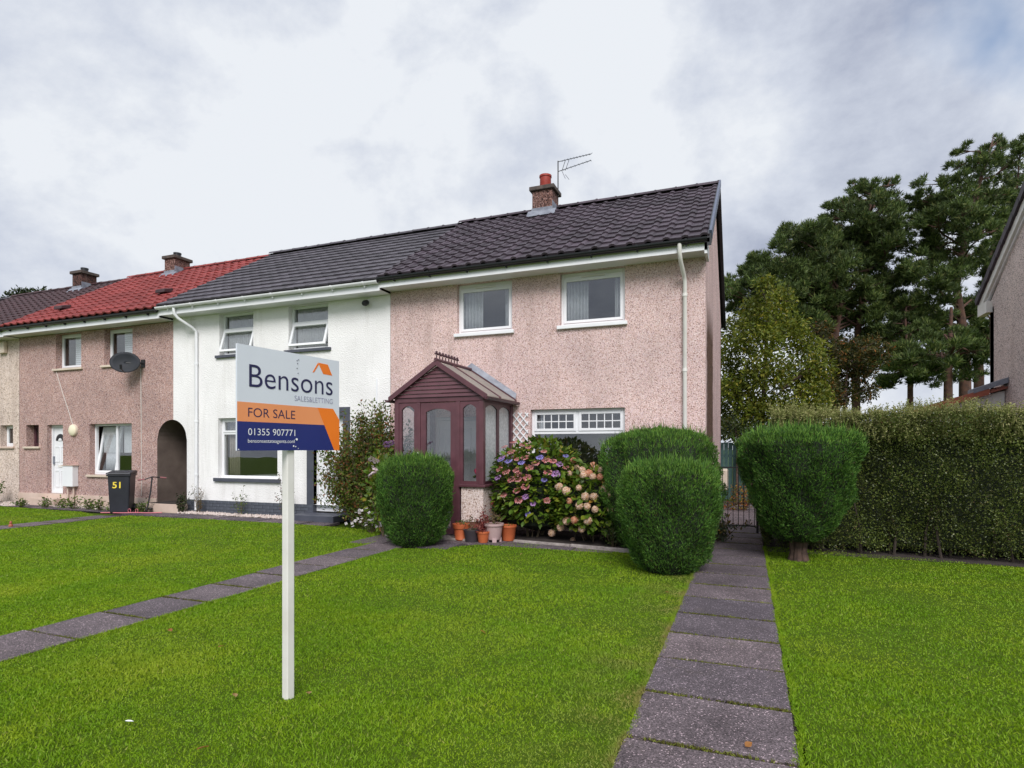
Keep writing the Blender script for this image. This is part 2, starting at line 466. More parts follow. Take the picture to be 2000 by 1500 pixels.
def grassmat():
    m, t, b = newmat('mown_grass')
    g = N(t, 'ShaderNodeNewGeometry'); P = g.outputs['Position']
    r = ramp(t, [(0, (.115, .215, .006)), (.35, (.175, .315, .008)), (.75, (.225, .375, .012)), (.97, (.27, .39, .03)), (1, (.36, .38, .10))]); t.links.new(g.outputs['Random Per Island'], r.inputs[0])
    n = noise(t, 1.1, 7, .68, P); rr = ramp(t, [(.28, (.66, .80, .7)), (.45, (.95, .98, 1)), (.55, (1.10, 1.04, 1)), (.70, (1.40, 1.18, 1.1))]); t.links.new(n.outputs['Fac'], rr.inputs[0])
    colr = mixc(t, 1.0, r.outputs[0], rr.outputs[0], 'MULTIPLY')
    nb = noise(t, .55, 6, .62, P); rb = ramp(t, [(.50, (0, 0, 0)), (.72, (.55, .55, .55))]); t.links.new(nb.outputs['Fac'], rb.inputs[0])
    colr = mixc(t, rb.outputs[0], colr, (.33, .40, .035))
    nw = noise(t, 6.5, 4, .6, P); rw = ramp(t, [(.66, (0, 0, 0)), (.78, (.6, .6, .6))]); t.links.new(nw.outputs['Fac'], rw.inputs[0])
    colr = mixc(t, rw.outputs[0], colr, (.10, .19, .03))
    # worn straw-coloured turf beside the long path and under the clipped bush
    s = N(t, 'ShaderNodeSeparateXYZ'); t.links.new(P, s.inputs[0])
    mr = N(t, 'ShaderNodeMapRange'); t.links.new(s.outputs['X'], mr.inputs['Value'])
    mr.inputs['From Min'].default_value = -1.25; mr.inputs['From Max'].default_value = -.62
    mr2 = N(t, 'ShaderNodeMapRange'); t.links.new(s.outputs['X'], mr2.inputs['Value'])
    mr2.inputs['From Min'].default_value = -.3; mr2.inputs['From Max'].default_value = -.6
    nn = noise(t, 2.6, 5, .65, P); rn = ramp(t, [(.40, (0, 0, 0)), (.68, (1, 1, 1))]); t.links.new(nn.outputs['Fac'], rn.inputs[0])
    f = N(t, 'ShaderNodeMath', operation='MULTIPLY'); t.links.new(mr.outputs[0], f.inputs[0]); t.links.new(mr2.outputs[0], f.inputs[1])
    f2 = N(t, 'ShaderNodeMath', operation='MULTIPLY'); t.links.new(f.outputs[0], f2.inputs[0]); t.links.new(rn.outputs[0], f2.inputs[1])
    colr = mixc(t, f2.outputs[0], colr, (.30, .25, .09))
    t.links.new(colr, b.inputs['Base Color']); b.inputs['Roughness'].default_value = .55; b.inputs['Specular IOR Level'].default_value = .25
    tr = N(t, 'ShaderNodeBsdfTranslucent'); t.links.new(colr, tr.inputs['Color'])
    ms = N(t, 'ShaderNodeMixShader'); ms.inputs[0].default_value = .35
    t.links.new(b.outputs[0], ms.inputs[1]); t.links.new(tr.outputs[0], ms.inputs[2]); t.links.new(ms.outputs[0], t.nodes['Material Output'].inputs['Surface'])
    return m
M['grass'] = grassmat()
M['hedge_stem'] = plain('hedge_stem_bark', (.045, .032, .024), (.025, .018, .014), 14, .9, 30, .5)
M['bark'] = plain('bush_bark', (.11, .065, .05), (.05, .03, .025), 14, .9, 30, .7)
M['pinebark'] = plain('pine_bark', (.105, .050, .032), (.05, .028, .022), 5, .9, 14, .7)
M['stem'] = plain('plant_stem', (.12, .09, .05), (.08, .06, .035), 14, .8, 40, .2)

# ------------------------------------------------------------------ ground, lawns, paths
FY = 10.74                      # front wall plane of the terrace
g = MB().quad((-300, -60, -.05), (300, -60, -.05), (300, 500, -.05), (-300, 500, -.05)).build('ground', M['ground'])
tag(g, kind='structure')

def lawn(pts, label=None):
    o = MB().poly([(x, y, 0.0) for x, y in pts]).build('lawn', M['ground'])
    tag(o, kind='structure'); return o
LAWN_MAIN = [(-5.07, -3), (-.62, -3), (-.62, 8.0), (-.9, 8.75), (-1.6, 8.93), (-2.6, 9.08), (-3.6, 9.2), (-3.95, 9.02), (-4.25, 8.55), (-4.6, 8.2), (-5.07, 8.05)]
LAWN_WHITE = [(-13.35, -3), (-5.76, -3), (-5.76, 8.4), (-6.05, 9.0), (-6.5, 9.6), (-7.6, 9.75), (-9.0, 9.85), (-13.35, 9.62)]
LAWN_RIGHT = [(.27, -3), (9, -3), (9, 9.6), (3.3, 9.75), (.9, 10.3), (.30, 10.3)]
LAWN_LEFT = [(-34, -3), (-14.0, -3), (-14.0, 9.3), (-15.2, 9.75), (-19, 9.9), (-34, 9.9)]
LAWNS = [LAWN_MAIN, LAWN_WHITE, LAWN_RIGHT, LAWN_LEFT]
for L in LAWNS: lawn(L)

SLABV = []
for k in range(6):
    b_ = MB(); rr_ = random.Random(k)
    def jit(a): return a + rr_.uniform(-.004, .004)
    n_ = 5
    ring = []
    for i in range(n_): ring.append((jit(-.5 + i/n_), jit(-.5)))
    for i in range(n_): ring.append((jit(.5), jit(-.5 + i/n_)))
    for i in range(n_): ring.append((jit(.5 - i/n_), jit(.5)))
    for i in range(n_): ring.append((jit(-.5), jit(.5 - i/n_)))
    b_.prism(ring, 'z', -.045, 0)
    me_ = b_.mesh('slab'); me_.materials.append(M['slab']); SLABV.append(me_)
def slab(parent, x0, x1, y0, y1, top=.012):
    o = bpy.data.objects.new('slab', random.choice(SLABV)); COL.objects.link(o); o.parent = parent
    o.location = ((x0+x1)/2, (y0+y1)/2, top + random.uniform(-.006, .006))
    o.scale = (x1-x0-.016, y1-y0-.034, 1)
    o.rotation_euler = (random.uniform(-.006, .006), random.uniform(-.006, .006), random.uniform(-.006, .006))
JOINTS = []                     # (x0,x1,y) joints where moss and grass grow
def path_bed(x0, x1, y0, y1):
    o = MB().quad((x0, y0, -.012), (x1, y0, -.012), (x1, y1, -.012), (x0, y1, -.012)).build('path', M['soil'])
    tag(o, kind='structure'); return o
# long path to the gate
p = path_bed(-.63, .27, -.8, 12.3)
y = -.70
while y < 12.0:
    slab(p, -.62, .255, y, y+.655); JOINTS.append((-.62, .255, y)); y += .657
# path to the porch
p = path_bed(-5.77, -5.06, -.8, 8.2)
y = -.6
while y < 8.0:
    slab(p, -5.76, -5.075, y, y+.635); JOINTS.append((-5.76, -5.075, y)); y += .637
# paving in front of the porch and of the main house
p = path_bed(-6.3, -.64, 8.06, FY)
for ix in range(9):
    for iy in range(4):
        x0 = -6.15 + ix*.61; y0 = 8.2 + iy*.61
        if x0+.3 > -4.25 and y0+.3 < 8.75 + .12*(ix-3): continue
        slab(p, x0, x0+.61, y0, y0+.61, .008)
# path across the front of the white house, and the one between the two left lawns
p = path_bed(-14.0, -8.0, 9.60, 10.34)
x = -13.95
while x < -8.3:
    slab(p, x, x+.6, 9.78, 10.32); x += .602
p = path_bed(-14.0, -13.35, -2.0, 9.6)
y = 1.0
while y < 9.3:
    slab(p, -13.99, -13.36, y, y+.64); JOINTS.append((-13.99, -13.36, y)); y += .642
p = path_bed(-24, -14.0, 9.95, 10.5)
x = -23.8
while x < -14.3:
    slab(p, x, x+.6, 9.98, 10.48, .0); x += .602
gb = MB().quad((-.66, 12.3, -.02), (4.9, 12.3, -.02), (4.9, 18.9, -.02), (-.66, 18.9, -.02)).build('garden_bed', M['soil']); tag(gb, kind='structure')
p = path_bed(-.63, .27, 12.3, 18.0)
y = 12.45
while y < 17.5:
    slab(p, -.55, .2, y, y+.655, .0); y += .657
# concrete edging of the flower bed
kerb = MB()
kp = [(-3.62, 9.235), (-2.6, 9.10), (-1.55, 8.95), (-.95, 8.80)]
for i in range(3):
    (xa, ya), (xb, yb) = kp[i], kp[i+1]
    kerb.prism([(xa+.006, ya), (xb-.006, yb), (xb-.006, yb+.07), (xa+.006, ya+.07)], 'z', -.03, .045 + .006*(i % 2))
tag(kerb.build('kerb', M['concrete'], bevel=.006), kind='structure')
bed = MB().poly([(-3.7, 9.31, .022), (-2.6, 9.17, .022), (-1.55, 9.02, .022), (-.7, 8.85, .022), (-.7, FY, .022), (-3.7, FY, .022)]).build('flower_bed', M['soil'])
tag(bed, kind='structure')

# ------------------------------------------------------------------ house pieces
def arc_pts(cx, cz, r, a0, a1, n):
    return [(cx + r*math.cos(R(a0+(a1-a0)*i/n)), cz + r*math.sin(R(a0+(a1-a0)*i/n))) for i in range(n+1)]

def front_wall(mb, x0, x1, z0, z1, y, holes, depth):
    xs = sorted({x0, x1, *[h[0] for h in holes], *[h[1] for h in holes]})
    zs = sorted({z0, z1, *[h[2] for h in holes], *[h[3] for h in holes]})
    for i in range(len(xs)-1):
        for k in range(len(zs)-1):
            a, b, c, d = xs[i], xs[i+1], zs[k], zs[k+1]
            if any(a >= h[0]-1e-6 and b <= h[1]+1e-6 and c >= h[2]-1e-6 and d <= h[3]+1e-6 for h in holes): continue
            mb.quad((a, y, c), (b, y, c), (b, y, d), (a, y, d))
            mb.quad((b, y+depth, c), (a, y+depth, c), (a, y+depth, d), (b, y+depth, d))
    for a, b, c, d in holes:
        mb.quad((a, y, c), (a, y, d), (a, y+depth, d), (a, y+depth, c))
        mb.quad((b, y, d), (b, y, c), (b, y+depth, c), (b, y+depth, d))
        mb.quad((a, y, d), (b, y, d), (b, y+depth, d), (a, y+depth, d))
        mb.quad((b, y, c), (a, y, c), (a, y+depth, c), (b, y+depth, c))

RY, EY = 14.05, 10.27           # ridge and roof edge
def tile_mesh(kind, wdt, ln):
    b = MB()
    if kind == 'roman':
        prof = [(0, 0), (.155, 0), (.175, .022), (.215, .034), (.258, .024), (.278, 0), (.302, 0)]
    elif kind == 'flat':
        prof = [(0, 0), (.262, 0), (.266, -.008), (.284, -.008), (.288, 0), (.302, 0)]
    else:
        prof = [(0, .012), (.03, 0), (.09, -.004), (.15, .004), (.19, .03), (.23, .038), (.27, .028), (.302, .012)]
    s = wdt/.302; th = .034
    # y = 0 is the lower edge, y = ln the upper end (lapped under the next row)
    n = len(prof)
    for k in range(n-1):
        (xa, za), (xb, zb) = prof[k], prof[k+1]
        b.quad((xa*s, 0, za+th), (xb*s, 0, zb+th), (xb*s, ln, zb*.9), (xa*s, ln, za*.9))
        b.quad((xa*s, 0, za-.004), (xb*s, 0, zb-.004), (xb*s, 0, zb+th), (xa*s, 0, za+th))
    b.quad((0, 0, prof[0][1]-.004), (0, 0, prof[0][1]+th), (0, ln, prof[0][1]), (0, ln, -.01))
    b.quad((wdt, 0, prof[-1][1]+th), (wdt, 0, prof[-1][1]-.004), (wdt, ln, -.01), (wdt, ln, prof[-1][1]))
    return b.mesh('roof_tile')

def roof(house, x0, x1, ez, rz, kind, mat, individual=True, verge=0.0):
    """front slope of tiles over a slab, plain rear slope, ridge tiles"""
    run, rise = RY-EY, rz-ez
    L = math.hypot(run, rise); ang = math.atan2(rise, run)
    b = MB()
    b.prism([(EY, ez-.03), (RY, rz-.03), (RY, rz-.10), (EY, ez-.10)], 'x', x0, x1)
    b.prism([(RY, rz-.03), (2*RY-EY, ez-.03), (2*RY-EY, ez-.10), (RY, rz-.10)], 'x', x0, x1)
    ro = b.build('roof', M['under'], house)
    rows = 13; gauge = L/rows; cols = 21; wdt = (x1-x0)/cols
    me = tile_mesh(kind, wdt, gauge*1.16); me.materials.append(mat)
    mt = Matrix.Rotation(ang, 4, 'X')
    if individual:
        for r_ in range(rows):
            d = r_*gauge
            for c_ in range(cols):
                o = bpy.data.objects.new('roof_tile', me); COL.objects.link(o); o.parent = ro
                o.location = (x0+c_*wdt + random.uniform(-.003, .003), EY+d*math.cos(ang), ez+d*math.sin(ang)+random.uniform(-.002, .004))
                o.rotation_euler = (ang + random.uniform(-.006, .006), random.uniform(-.006, .006), random.uniform(-.008, .008))
        # rear slope tiles as one mesh
    def sheet(name, sgn):
        co = np.array([v.co[:] for v in me.vertices]); vs = []; fs = []
        polys = [tuple(p_.vertices) for p_ in me.polygons]
        for r_ in range(rows):
            for c_ in range(cols):
                i0 = len(vs)
                d = r_*gauge
                for q in co:
                    yy = math.cos(ang)*q[1]-math.sin(ang)*q[2]+d*math.cos(ang); zz = math.sin(ang)*q[1]+math.cos(ang)*q[2]+d*math.sin(ang)
                    vs.append((x0+c_*wdt+q[0], (EY+yy) if sgn > 0 else (2*RY-EY-yy), ez+zz))
                fs += [tuple(i0+k for k in p_) for p_ in polys]
        mm = bpy.data.meshes.new(name); mm.from_pydata(vs, [], fs); mm.update()
        o = link(name, mm, mat, ro); tag(o, kind='stuff')
    if not individual:
        sheet('roof_tiles', 1)
    sheet('rear_roof_tiles', -1)
    rb = MB(); ln = .452
    prof = [(.13*math.cos(R(a)), .085*math.sin(R(a))) for a in range(0, 181, 30)]
    for k in range(len(prof)-1):
        rb.quad((0, prof[k][0], prof[k][1]), (0, prof[k+1][0], prof[k+1][1]), (ln, prof[k+1][0], prof[k+1][1]), (ln, prof[k][0], prof[k][1]))
    rb.box(ln-.03, ln, -.135, .135, -.01, .0)
    prof2 = [(.14*math.cos(R(a)), .095*math.sin(R(a))) for a in range(0, 181, 30)]
    for k in range(len(prof2)-1):
        rb.quad((ln-.035, prof2[k][0], prof2[k][1]), (ln-.035, prof2[k+1][0], prof2[k+1][1]), (ln, prof2[k+1][0], prof2[k+1][1]), (ln, prof2[k][0], prof2[k][1]))
    rme = rb.mesh('ridge_tile'); rme.materials.append(mat)
    nr = 14; sx = (x1-x0)/nr
    for k in range(nr):
        o = bpy.data.objects.new('ridge_tile', rme); COL.objects.link(o); o.parent = ro
        o.location = (x0+k*sx, RY, rz+.0 + random.uniform(-.004, .006)); o.scale = (sx/ln, 1, 1)
        o.rotation_euler = (random.uniform(-.02, .02), random.uniform(-.008, .008), 0)
    return ro

def eaves(house, x0, x1, zb, fascia_mat, gutter_mat, brackets=7, soffit_mat=None):
    MB().box(x0, x1, 10.335, 10.36, zb, zb+.185).build('fascia', fascia_mat, house)
    MB().box(x0, x1, 10.36, FY+.02, zb+.012, zb+.026).build('soffit', soffit_mat or fascia_mat, house)
    b = MB(); n = 8
    prof = [(10.275+.058*math.cos(R(a)), zb+.185+.058*math.sin(R(a))) for a in np.linspace(180, 360, n)]
    inner = [(10.275+.050*math.cos(R(a)), zb+.185+.050*math.sin(R(a))) for a in np.linspace(360, 180, n)]
    b.prism(prof+inner, 'x', x0, x1)
    gt = b.build('gutter', gutter_mat, house, smooth=False)
    bb = MB()
    prof = [(10.275+.064*math.cos(R(a)), zb+.185+.064*math.sin(R(a))) for a in np.linspace(175, 365, n)]
    bb.prism(prof, 'x', 0, .035); bb.box(.006, .029, 10.28, 10.335, zb+.09, zb+.15)
    me = bb.mesh('gutter_bracket'); me.materials.append(gutter_mat)
    for k in range(brackets):
        o = bpy.data.objects.new('gutter_bracket', me); COL.objects.link(o); o.parent = gt
        o.location = (x0 + .35 + (x1-x0-.7)*k/(brackets-1), 0, 0)

def curtain(win, x0, x1, z0, z1, y, mat, waves=6):
    b = MB(); n = waves*6
    for i in range(n):
        def pt(k, z):
            return (x0+(x1-x0)*k/n, y+.025*math.sin(k/6*2*math.pi), z)
        b.quad(pt(i, z0), pt(i+1, z0), pt(i+1, z1), pt(i, z1))
    o = b.build('curtain', mat, win, smooth=True)
    so = o.modifiers.new('thick', 'SOLIDIFY'); so.thickness = .004
    return o

def window(house, x0, x1, z0, z1, style='fixed', sill=M['offwhite'], rec=.10, fmat=None, curt=None, sillw=.05, sill_h=.06, sill_drop=0.0):
    """frame recessed in its opening; panes, sashes and sill are its pieces"""
    fm = fmat or M['white']; ya, yb = FY+rec, FY+rec+.07
    b = frame(MB(), x0, x1, z0, z1, ya, yb, .055)
    if style == 'picture':                              # wide lower light under two small casements
        zt = z1-.44; xm = (x0+x1)/2
        b.box(x0+.055, x1-.055, ya+.003, yb-.003, zt-.03, zt+.03); b.box(xm-.03, xm+.03, ya+.003, yb-.003, zt+.03, z1-.055)
    if style == 'transom':
        zt = z1-.36; b.box(x0+.055, x1-.055, ya+.003, yb-.003, zt-.03, zt+.03)
    if style == 'pair':
        xm = x0+(x1-x0)*.53; b.box(xm-.035, xm+.035, ya+.003, yb-.003, z0+.055, z1-.055)
    if style == 'fixed': b.box(x0+.055, x1-.055, ya+.004, yb-.004, z1-.118, z1-.055)
    wo = b.build('window', fm, house, bevel=.006)
    def pane(a, c, d, e_, y=None, mtx=None):
        y = y if y is not None else ya+.03
        MB().box(a, c, y, y+.006, d, e_, mtx).build('pane', M['glass'], wo)
    def sash(a, c, d, e_, y, mtx=None, wd=.05):
        s = MB()
        for q in ((a, a+wd, d, e_), (c-wd, c, d, e_), (a+wd, c-wd, e_-wd, e_-.001), (a+wd, c-wd, d+.001, d+wd)):
            s.box(q[0], q[1], y, y+.045, q[2], q[3], mtx)
        s.build('sash', fm, wo, bevel=.004)
        pane(a+wd-.01, c-wd+.01, d+wd-.01, e_-wd+.01, y+.02, mtx)
    if style == 'fixed':
        sash(x0+.05, x1-.05, z0+.05, z1-.05-.06, ya-.012)
        MB().box((x0+x1)/2-.22, (x0+x1)/2+.22, ya-.02, ya-.001, z1-.10, z1-.075).build('trickle_vent', M['offwhite'], wo)
    elif style == 'picture':
        pane(x0+.05, x1-.05, z0+.05, zt-.02)
        for (a, c) in ((x0+.05, xm-.025), (xm+.025, x1-.05)):
            sash(a, c, zt+.025, z1-.05, ya-.012)
            gb = MB(); ia, ic, iz0, iz1 = a+.05, c-.05, zt+.075, z1-.10
            for k in range(1, 5):
                xx = ia+(ic-ia)*k/5; gb.box(xx-.009, xx+.009, ya-.004, ya+.006, iz0, iz1)
            zz = (iz0+iz1)/2
            for k in range(5):
                xa_, xb_ = ia+(ic-ia)*k/5+(.009 if k else 0), ia+(ic-ia)*(k+1)/5-(.009 if k < 4 else 0)
                gb.box(xa_, xb_, ya-.003, ya+.005, zz-.009, zz+.009)
            gb.build('glazing_bar', fm, wo)
    elif style == 'hopper':                             # fixed top light, lower sash swung out from its top edge
        zt = z1-.38
        MB().box(x0+.055, x1-.055, ya+.003, yb-.003, zt-.03, zt+.03).build('transom', fm, wo)
        pane(x0+.05, x1-.05, zt+.02, z1-.05)
        mt = Matrix.Translation((0, ya, zt-.03)) @ Matrix.Rotation(R(-17), 4, 'X') @ Matrix.Translation((0, -ya, -(zt-.03)))
        sash(x0+.045, x1-.045, z0+.045, zt-.032, ya-.03, mt, .055)
        for xs in (x0+.06, x1-.085):
            MB().box(xs, xs+.02, ya-.14, ya+.02, zt-.50, zt-.485).build('stay', M['black'], wo)
    elif style == 'transom':
        pane(x0+.05, x1-.05, zt+.02, z1-.05); pane(x0+.05, x1-.05, z0+.05, zt-.02)
        sash(x0+.045, x1-.045, zt+.02, z1-.045, ya-.012, None, .045)
    elif style == 'pair':                               # left sash tilted inwards at the top
        mt = Matrix.Translation((0, ya, z0+.05)) @ Matrix.Rotation(R(-9), 4, 'X') @ Matrix.Translation((0, -ya, -(z0+.05)))
        sash(x0+.05, xm-.03, z0+.05, z1-.05, ya-.005, mt, .06)
        pane(xm+.03, x1-.05, z0+.05, z1-.05)
    else:
        sash(x0+.045, x1-.045, z0+.045, z1-.045, ya-.01)
    MB().box(x0-sillw, x1+sillw, FY-.06, FY+rec, z0-sill_h-sill_drop, z0-.003).build('sill', sill, wo, bevel=.008)
    for (a, c, mat_) in (curt or []):
        curtain(wo, a, c, z0+.02, z1-.02, yb+.045, mat_, max(3, int((c-a)*16)))
    return wo

def shell(house, x0, x1, z1, wall_mat, holes, gable_right=False, gable_left=False, depth=.26):
    b = MB()
    front_wall(b, x0, x1, -.04, z1, FY, holes, depth)
    MB().box(x0, x1, 17.12, 17.35, -.04, z1).build('rear_wall', wall_mat, house)
    if gable_right or gable_left:
        zt = 7.33
        pg = [(FY+.004, -.04), (17.356, -.04), (17.356, z1), (17.45, z1+.06), (RY, zt), (FY-.10, z1+.06), (FY+.004, z1)]
        if gable_right: b.prism(pg, 'x', x1-.26, x1)
        if gable_left: b.prism(pg, 'x', x0, x0+.26)
    wl = b.build('wall', wall_mat, house)
    i = MB()
    xa, xb = x0+(.27 if gable_left else .03), x1-(.27 if gable_right else .03)
    i.box(xa, xa+.05, FY+.28, 17.1, 0, z1); i.box(xb-.05, xb, FY+.28, 17.1, 0, z1)
    i.box(xa+.06, xb-.06, FY+.28, 17.1, 2.52, 2.66); i.box(xa+.06, xb-.06, FY+.28, 17.1, z1+.0, z1+.03)
    i.box(xa+.06, xb-.06, FY+.28, 17.1, .06, .14)
    i.box(xa+.06, xb-.06, 14.2, 14.3, .15, 2.51); i.box(xa+.06, xb-.06, 14.2, 14.3, 2.67, z1-.01)
    i.build('interior', M['interior'], house)
    return wl

def chimney(house, x0, x1, y0, y1, zb, zc, pot_top, wall_mat, pot_mat, pot_r=.13, flash=True):
    b = MB().box(x0, x1, y0, y1, zb, zc); ch = b.build('chimney', wall_mat, house, bevel=.012)
    MB().box(x0-.06, x1+.06, y0-.06, y1+.06, zc, zc+.10).build('chimney_cap', M['stonecap'], ch, bevel=.015)
    cx, cy = (x0+x1)/2, (y0+y1)/2; z = zc+.10
    MB().lathe([(pot_r*.92, z), (pot_r, z+.02), (pot_r*.97, pot_top-.05), (pot_r*1.08, pot_top-.045), (pot_r*1.08, pot_top), (pot_r*.82, pot_top), (pot_r*.8, pot_top-.1)], (cx, cy)).build('chimney_pot', pot_mat, ch, smooth=True)
    if flash:
        f = MB(); sl = .637; o_ = .012
        yb = y0-.16
        f.quad((x0-.10, yb, zb-.02), (x1+.10, yb, zb-.02), (x1+.10, y0-o_, zb+.16), (x0-.10, y0-o_, zb+.16))
        f.box(x0-o_, x1+o_, y0-o_-.004, y0-o_+.002, zb+.05, zb+.22)
        f.box(x1+.002, x1+o_, y0, y1, zb+.1, zb+.36)
        f.build('flashing', M['lead'], ch)
    return ch

def downpipe(house, pts, mat, r=.034, collars=()):
    o = MB().tube(pts, r, 10).build('downpipe', mat, house, smooth=True)
    for (x, y_, z) in collars:
        MB().lathe([(r+.008, z), (r+.008, z+.05)], (x, y_), 12).build('pipe_clip', mat, o)
    return o

# ------------------------------------------------------------------ the main house (end of terrace, for sale)
HM = thing('terraced_house', (-3.8, FY, 0), 'pale pink pebbledash end house with burgundy porch and dark plum tiled roof', 'house')
upz = (3.87, 4.86)
holes = [(-5.42, -4.23, *upz), (-3.26, -2.04, *upz), (-3.85, -2.04, .88, 2.31), (-5.92, -4.96, .1, 2.2)]
shell(HM, -6.985, -.653, 4.87, M['main_wall'], holes, gable_right=True)
for (a, c) in ((-5.42, -4.23), (-3.26, -2.04)):
    wd = c-a
    window(HM, a, c, 3.87, 4.86, 'fixed', M['white'], .09, None, [(a+.06, a+.06+wd*.36, M['curtain']), (c-.06-wd*.13, c-.05, M['curtain'])], .05, .07)
window(HM, -3.85, -2.04, .88, 2.31, 'picture', M['offwhite'], .09, None, [(-3.79, -3.62, M['curtain'])], .05, .06)
# the white inner front door seen through the porch
frame(MB(), -5.92, -4.96, .1, 2.2, FY+.03, FY+.11, .06).build('door_frame', M['white'], HM)
dr = MB().box(-5.855, -5.025, FY+.05, FY+.10, .16, 2.135).build('front_door', M['white'], HM, bevel=.004)
for (a, c) in ((-5.75, -5.48), (-5.40, -5.13)):
    for (d, e_) in ((.3, .62), (.74, 1.25), (1.37, 1.98)):
        frame(MB(), a, c, d, e_, FY+.033, FY+.05, .03).build('moulding', M['white'], dr)
roof(HM, -6.99, -.56, 5.06, 7.45, 'roman', M['tile_main'])
eaves(HM, -6.985, -.60, 4.855, M['white'], M['black'], 8)
MB().box(-.645, -.60, 10.335, FY+.1, 4.80, 5.03).build('box_end', M['white'], HM)
# dark verge boards along the gable
vb = MB()
for sgn in (1, -1):
    ys = [RY+sgn*(EY-RY), RY]
    vb.prism([(ys[0], 5.10), (RY, 7.50), (RY, 7.30), (ys[0], 4.90)], 'x', -.60, -.535)
verge = vb.build('verge', M['black'], HM)
vm = MB().box(-.565, -.525, 0, .33, -.10, .03).mesh('verge_cap'); vm.materials.append(M['lead'])
ang = math.atan2(7.50-5.10, RY-EY); Ls = math.hypot(2.4, RY-EY)
M['vergecap'] = plain('blue_grey_verge', (.10, .12, .19), (.06, .075, .12), 6, .4, 30, .1)
vm.materials[0] = M['vergecap']
for k in range(13):
    o = bpy.data.objects.new('verge_cap', vm); COL.objects.link(o); o.parent = verge
    d = k*Ls/13; o.location = (0, EY+d*math.cos(ang), 5.12+d*math.sin(ang)); o.rotation_euler = (ang+.03, 0, 0)
chimney(HM, -4.84, -4.33, 13.62, 14.14, 7.16, 7.80, 8.25, M['chimney_wall'], M['redpot'], .14)
downpipe(HM, [(-1.04, 10.28, 5.0), (-1.04, 10.29, 4.86), (-1.03, 10.36, 4.72), (-1.0, 10.62, 4.55), (-.99, 10.68, 4.46), (-.99, 10.68, .05)], M['offwhite'], .036, [(-.99, 10.68, z) for z in (4.2, 2.9, 1.5)])

# --- porch, a part of the main house
PX0, PX1, PY = -5.98, -4.20, 9.316
dwarf = [(PX1-.42, PX1, PY, PY+.12), (PX1-.12, PX1, PY+.12, FY-.002), (PX0, PX0+.12, PY+.12, FY-.002), (PX0, PX0+.42, PY, PY+.12)]
po = bpy.data.objects.new('porch', None); COL.objects.link(po); po.parent = HM; po.matrix_parent_inverse = Matrix.Translation(-Vector(HM.location))
for pair in (dwarf[:2], dwarf[2:]):
    wb2 = MB()
    for (a, c, d, e_) in pair: wb2.box(a, c, d, e_, .30, .90)
    wb2.build('dwarf_wall', M['porch_wall'], po, world=False)
M['redbrick'] = plain('red_brick_base', (.22, .055, .045), (.13, .035, .03), 9, .8, 40, .4)
for pair in (dwarf[:2], dwarf[2:]):
    br = MB()
    for (a, c, d, e_) in pair: br.box(a+.012, c-.012, d+.012, e_-.001, 0, .30)
    br.build('brick_base', M['redbrick'], po)
sl_ = MB()
sl_.box(PX1-.45, PX1+.05, PY-.05, PY+.12, .90, .945); sl_.box(PX1-.10, PX1+.05, PY+.121, FY-.003, .901, .944)
sl_.box(PX0-.05, PX0+.45, PY-.05, PY+.12, .90, .945); sl_.box(PX0-.05, PX0+.10, PY+.121, FY-.003, .901, .944)
sl_.build('porch_sill', M['rosewood'], po, bevel=.008)
ZT = 2.39
dxa, dxb = -5.445, -4.73
def post(a, c, d, e_, z0, z1, nm='post'):
    MB().box(a, c, d, e_, z0, z1).build(nm, M['rosewood'], po, bevel=.008)
post(PX0, PX0+.09, PY, PY+.09, .945, ZT); post(PX1-.09, PX1, PY, PY+.09, .945, ZT)
post(PX1-.075, PX1-.005, FY-.10, FY-.004, .945, ZT); post(PX0+.005, PX0+.075, FY-.10, FY-.004, .945, ZT)
post(dxa-.075, dxa, PY+.004, PY+.08, .02, ZT, 'door_jamb'); post(dxb, dxb+.075, PY+.004, PY+.08, .02, ZT, 'door_jamb')
post(PX0+.003, PX1-.003, PY+.006, PY+.084, ZT, ZT+.09, 'head_rail')
MB().box(PX1-.085, PX1-.008, PY+.086, FY-.004, ZT, ZT+.09).build('head_rail', M['rosewood'], po)
MB().box(PX0+.008, PX0+.085, PY+.086, FY-.004, ZT, ZT+.09).build('head_rail', M['rosewood'], po)
def arched_panel(a, c, z0, z1, mapf, wd, nm, mat, th=.05, rise=.07):
    """frame with a segmental arched head: mapf(s, z, t) -> world, s along the panel, t depth"""
    b = MB(); n = 10
    ia, ic, iz0 = a+wd, c-wd, z0+wd
    top = [(ia+(ic-ia)*k/n, z1-wd-rise + rise*(1-((2*k/n)-1)**2)) for k in range(n+1)]
    def face(pts):
        i = len(b.v); m = len(pts)
        b.v += [mapf(s, z, 0) for s, z in pts]+[mapf(s, z, th) for s, z in pts]
        b.f.append(tuple(range(i, i+m))); b.f.append(tuple(range(i+m, i+2*m))[::-1])
        for k in range(m):
            b.f.append((i+k, i+m+k, i+m+(k+1) % m, i+(k+1) % m))
    face([(a, z0), (ia, z0), (ia, z1), (a, z1)]); face([(ic, z0), (c, z0), (c, z1), (ic, z1)])
    face([(ia, z0), (ic, z0), (ic, iz0), (ia, iz0)])
    for k in range(n):
        face([top[k], top[k+1], (top[k+1][0], z1), (top[k][0], z1)])
    b.build(nm, mat, po)
    g_ = MB(); pts = [(ia, iz0), (ic, iz0)]+top[::-1]
    i = len(g_.v); m = len(pts)
    g_.v += [mapf(s, z, th*.45) for s, z in pts]+[mapf(s, z, th*.45+.006) for s, z in pts]
    g_.f.append(tuple(range(m))); g_.f.append(tuple(range(m, 2*m))[::-1])
    for k in range(m): g_.f.append((k, m+k, m+(k+1) % m, (k+1) % m))
    return g_
fr = lambda s, z, t: (s, PY+.02+t, z)
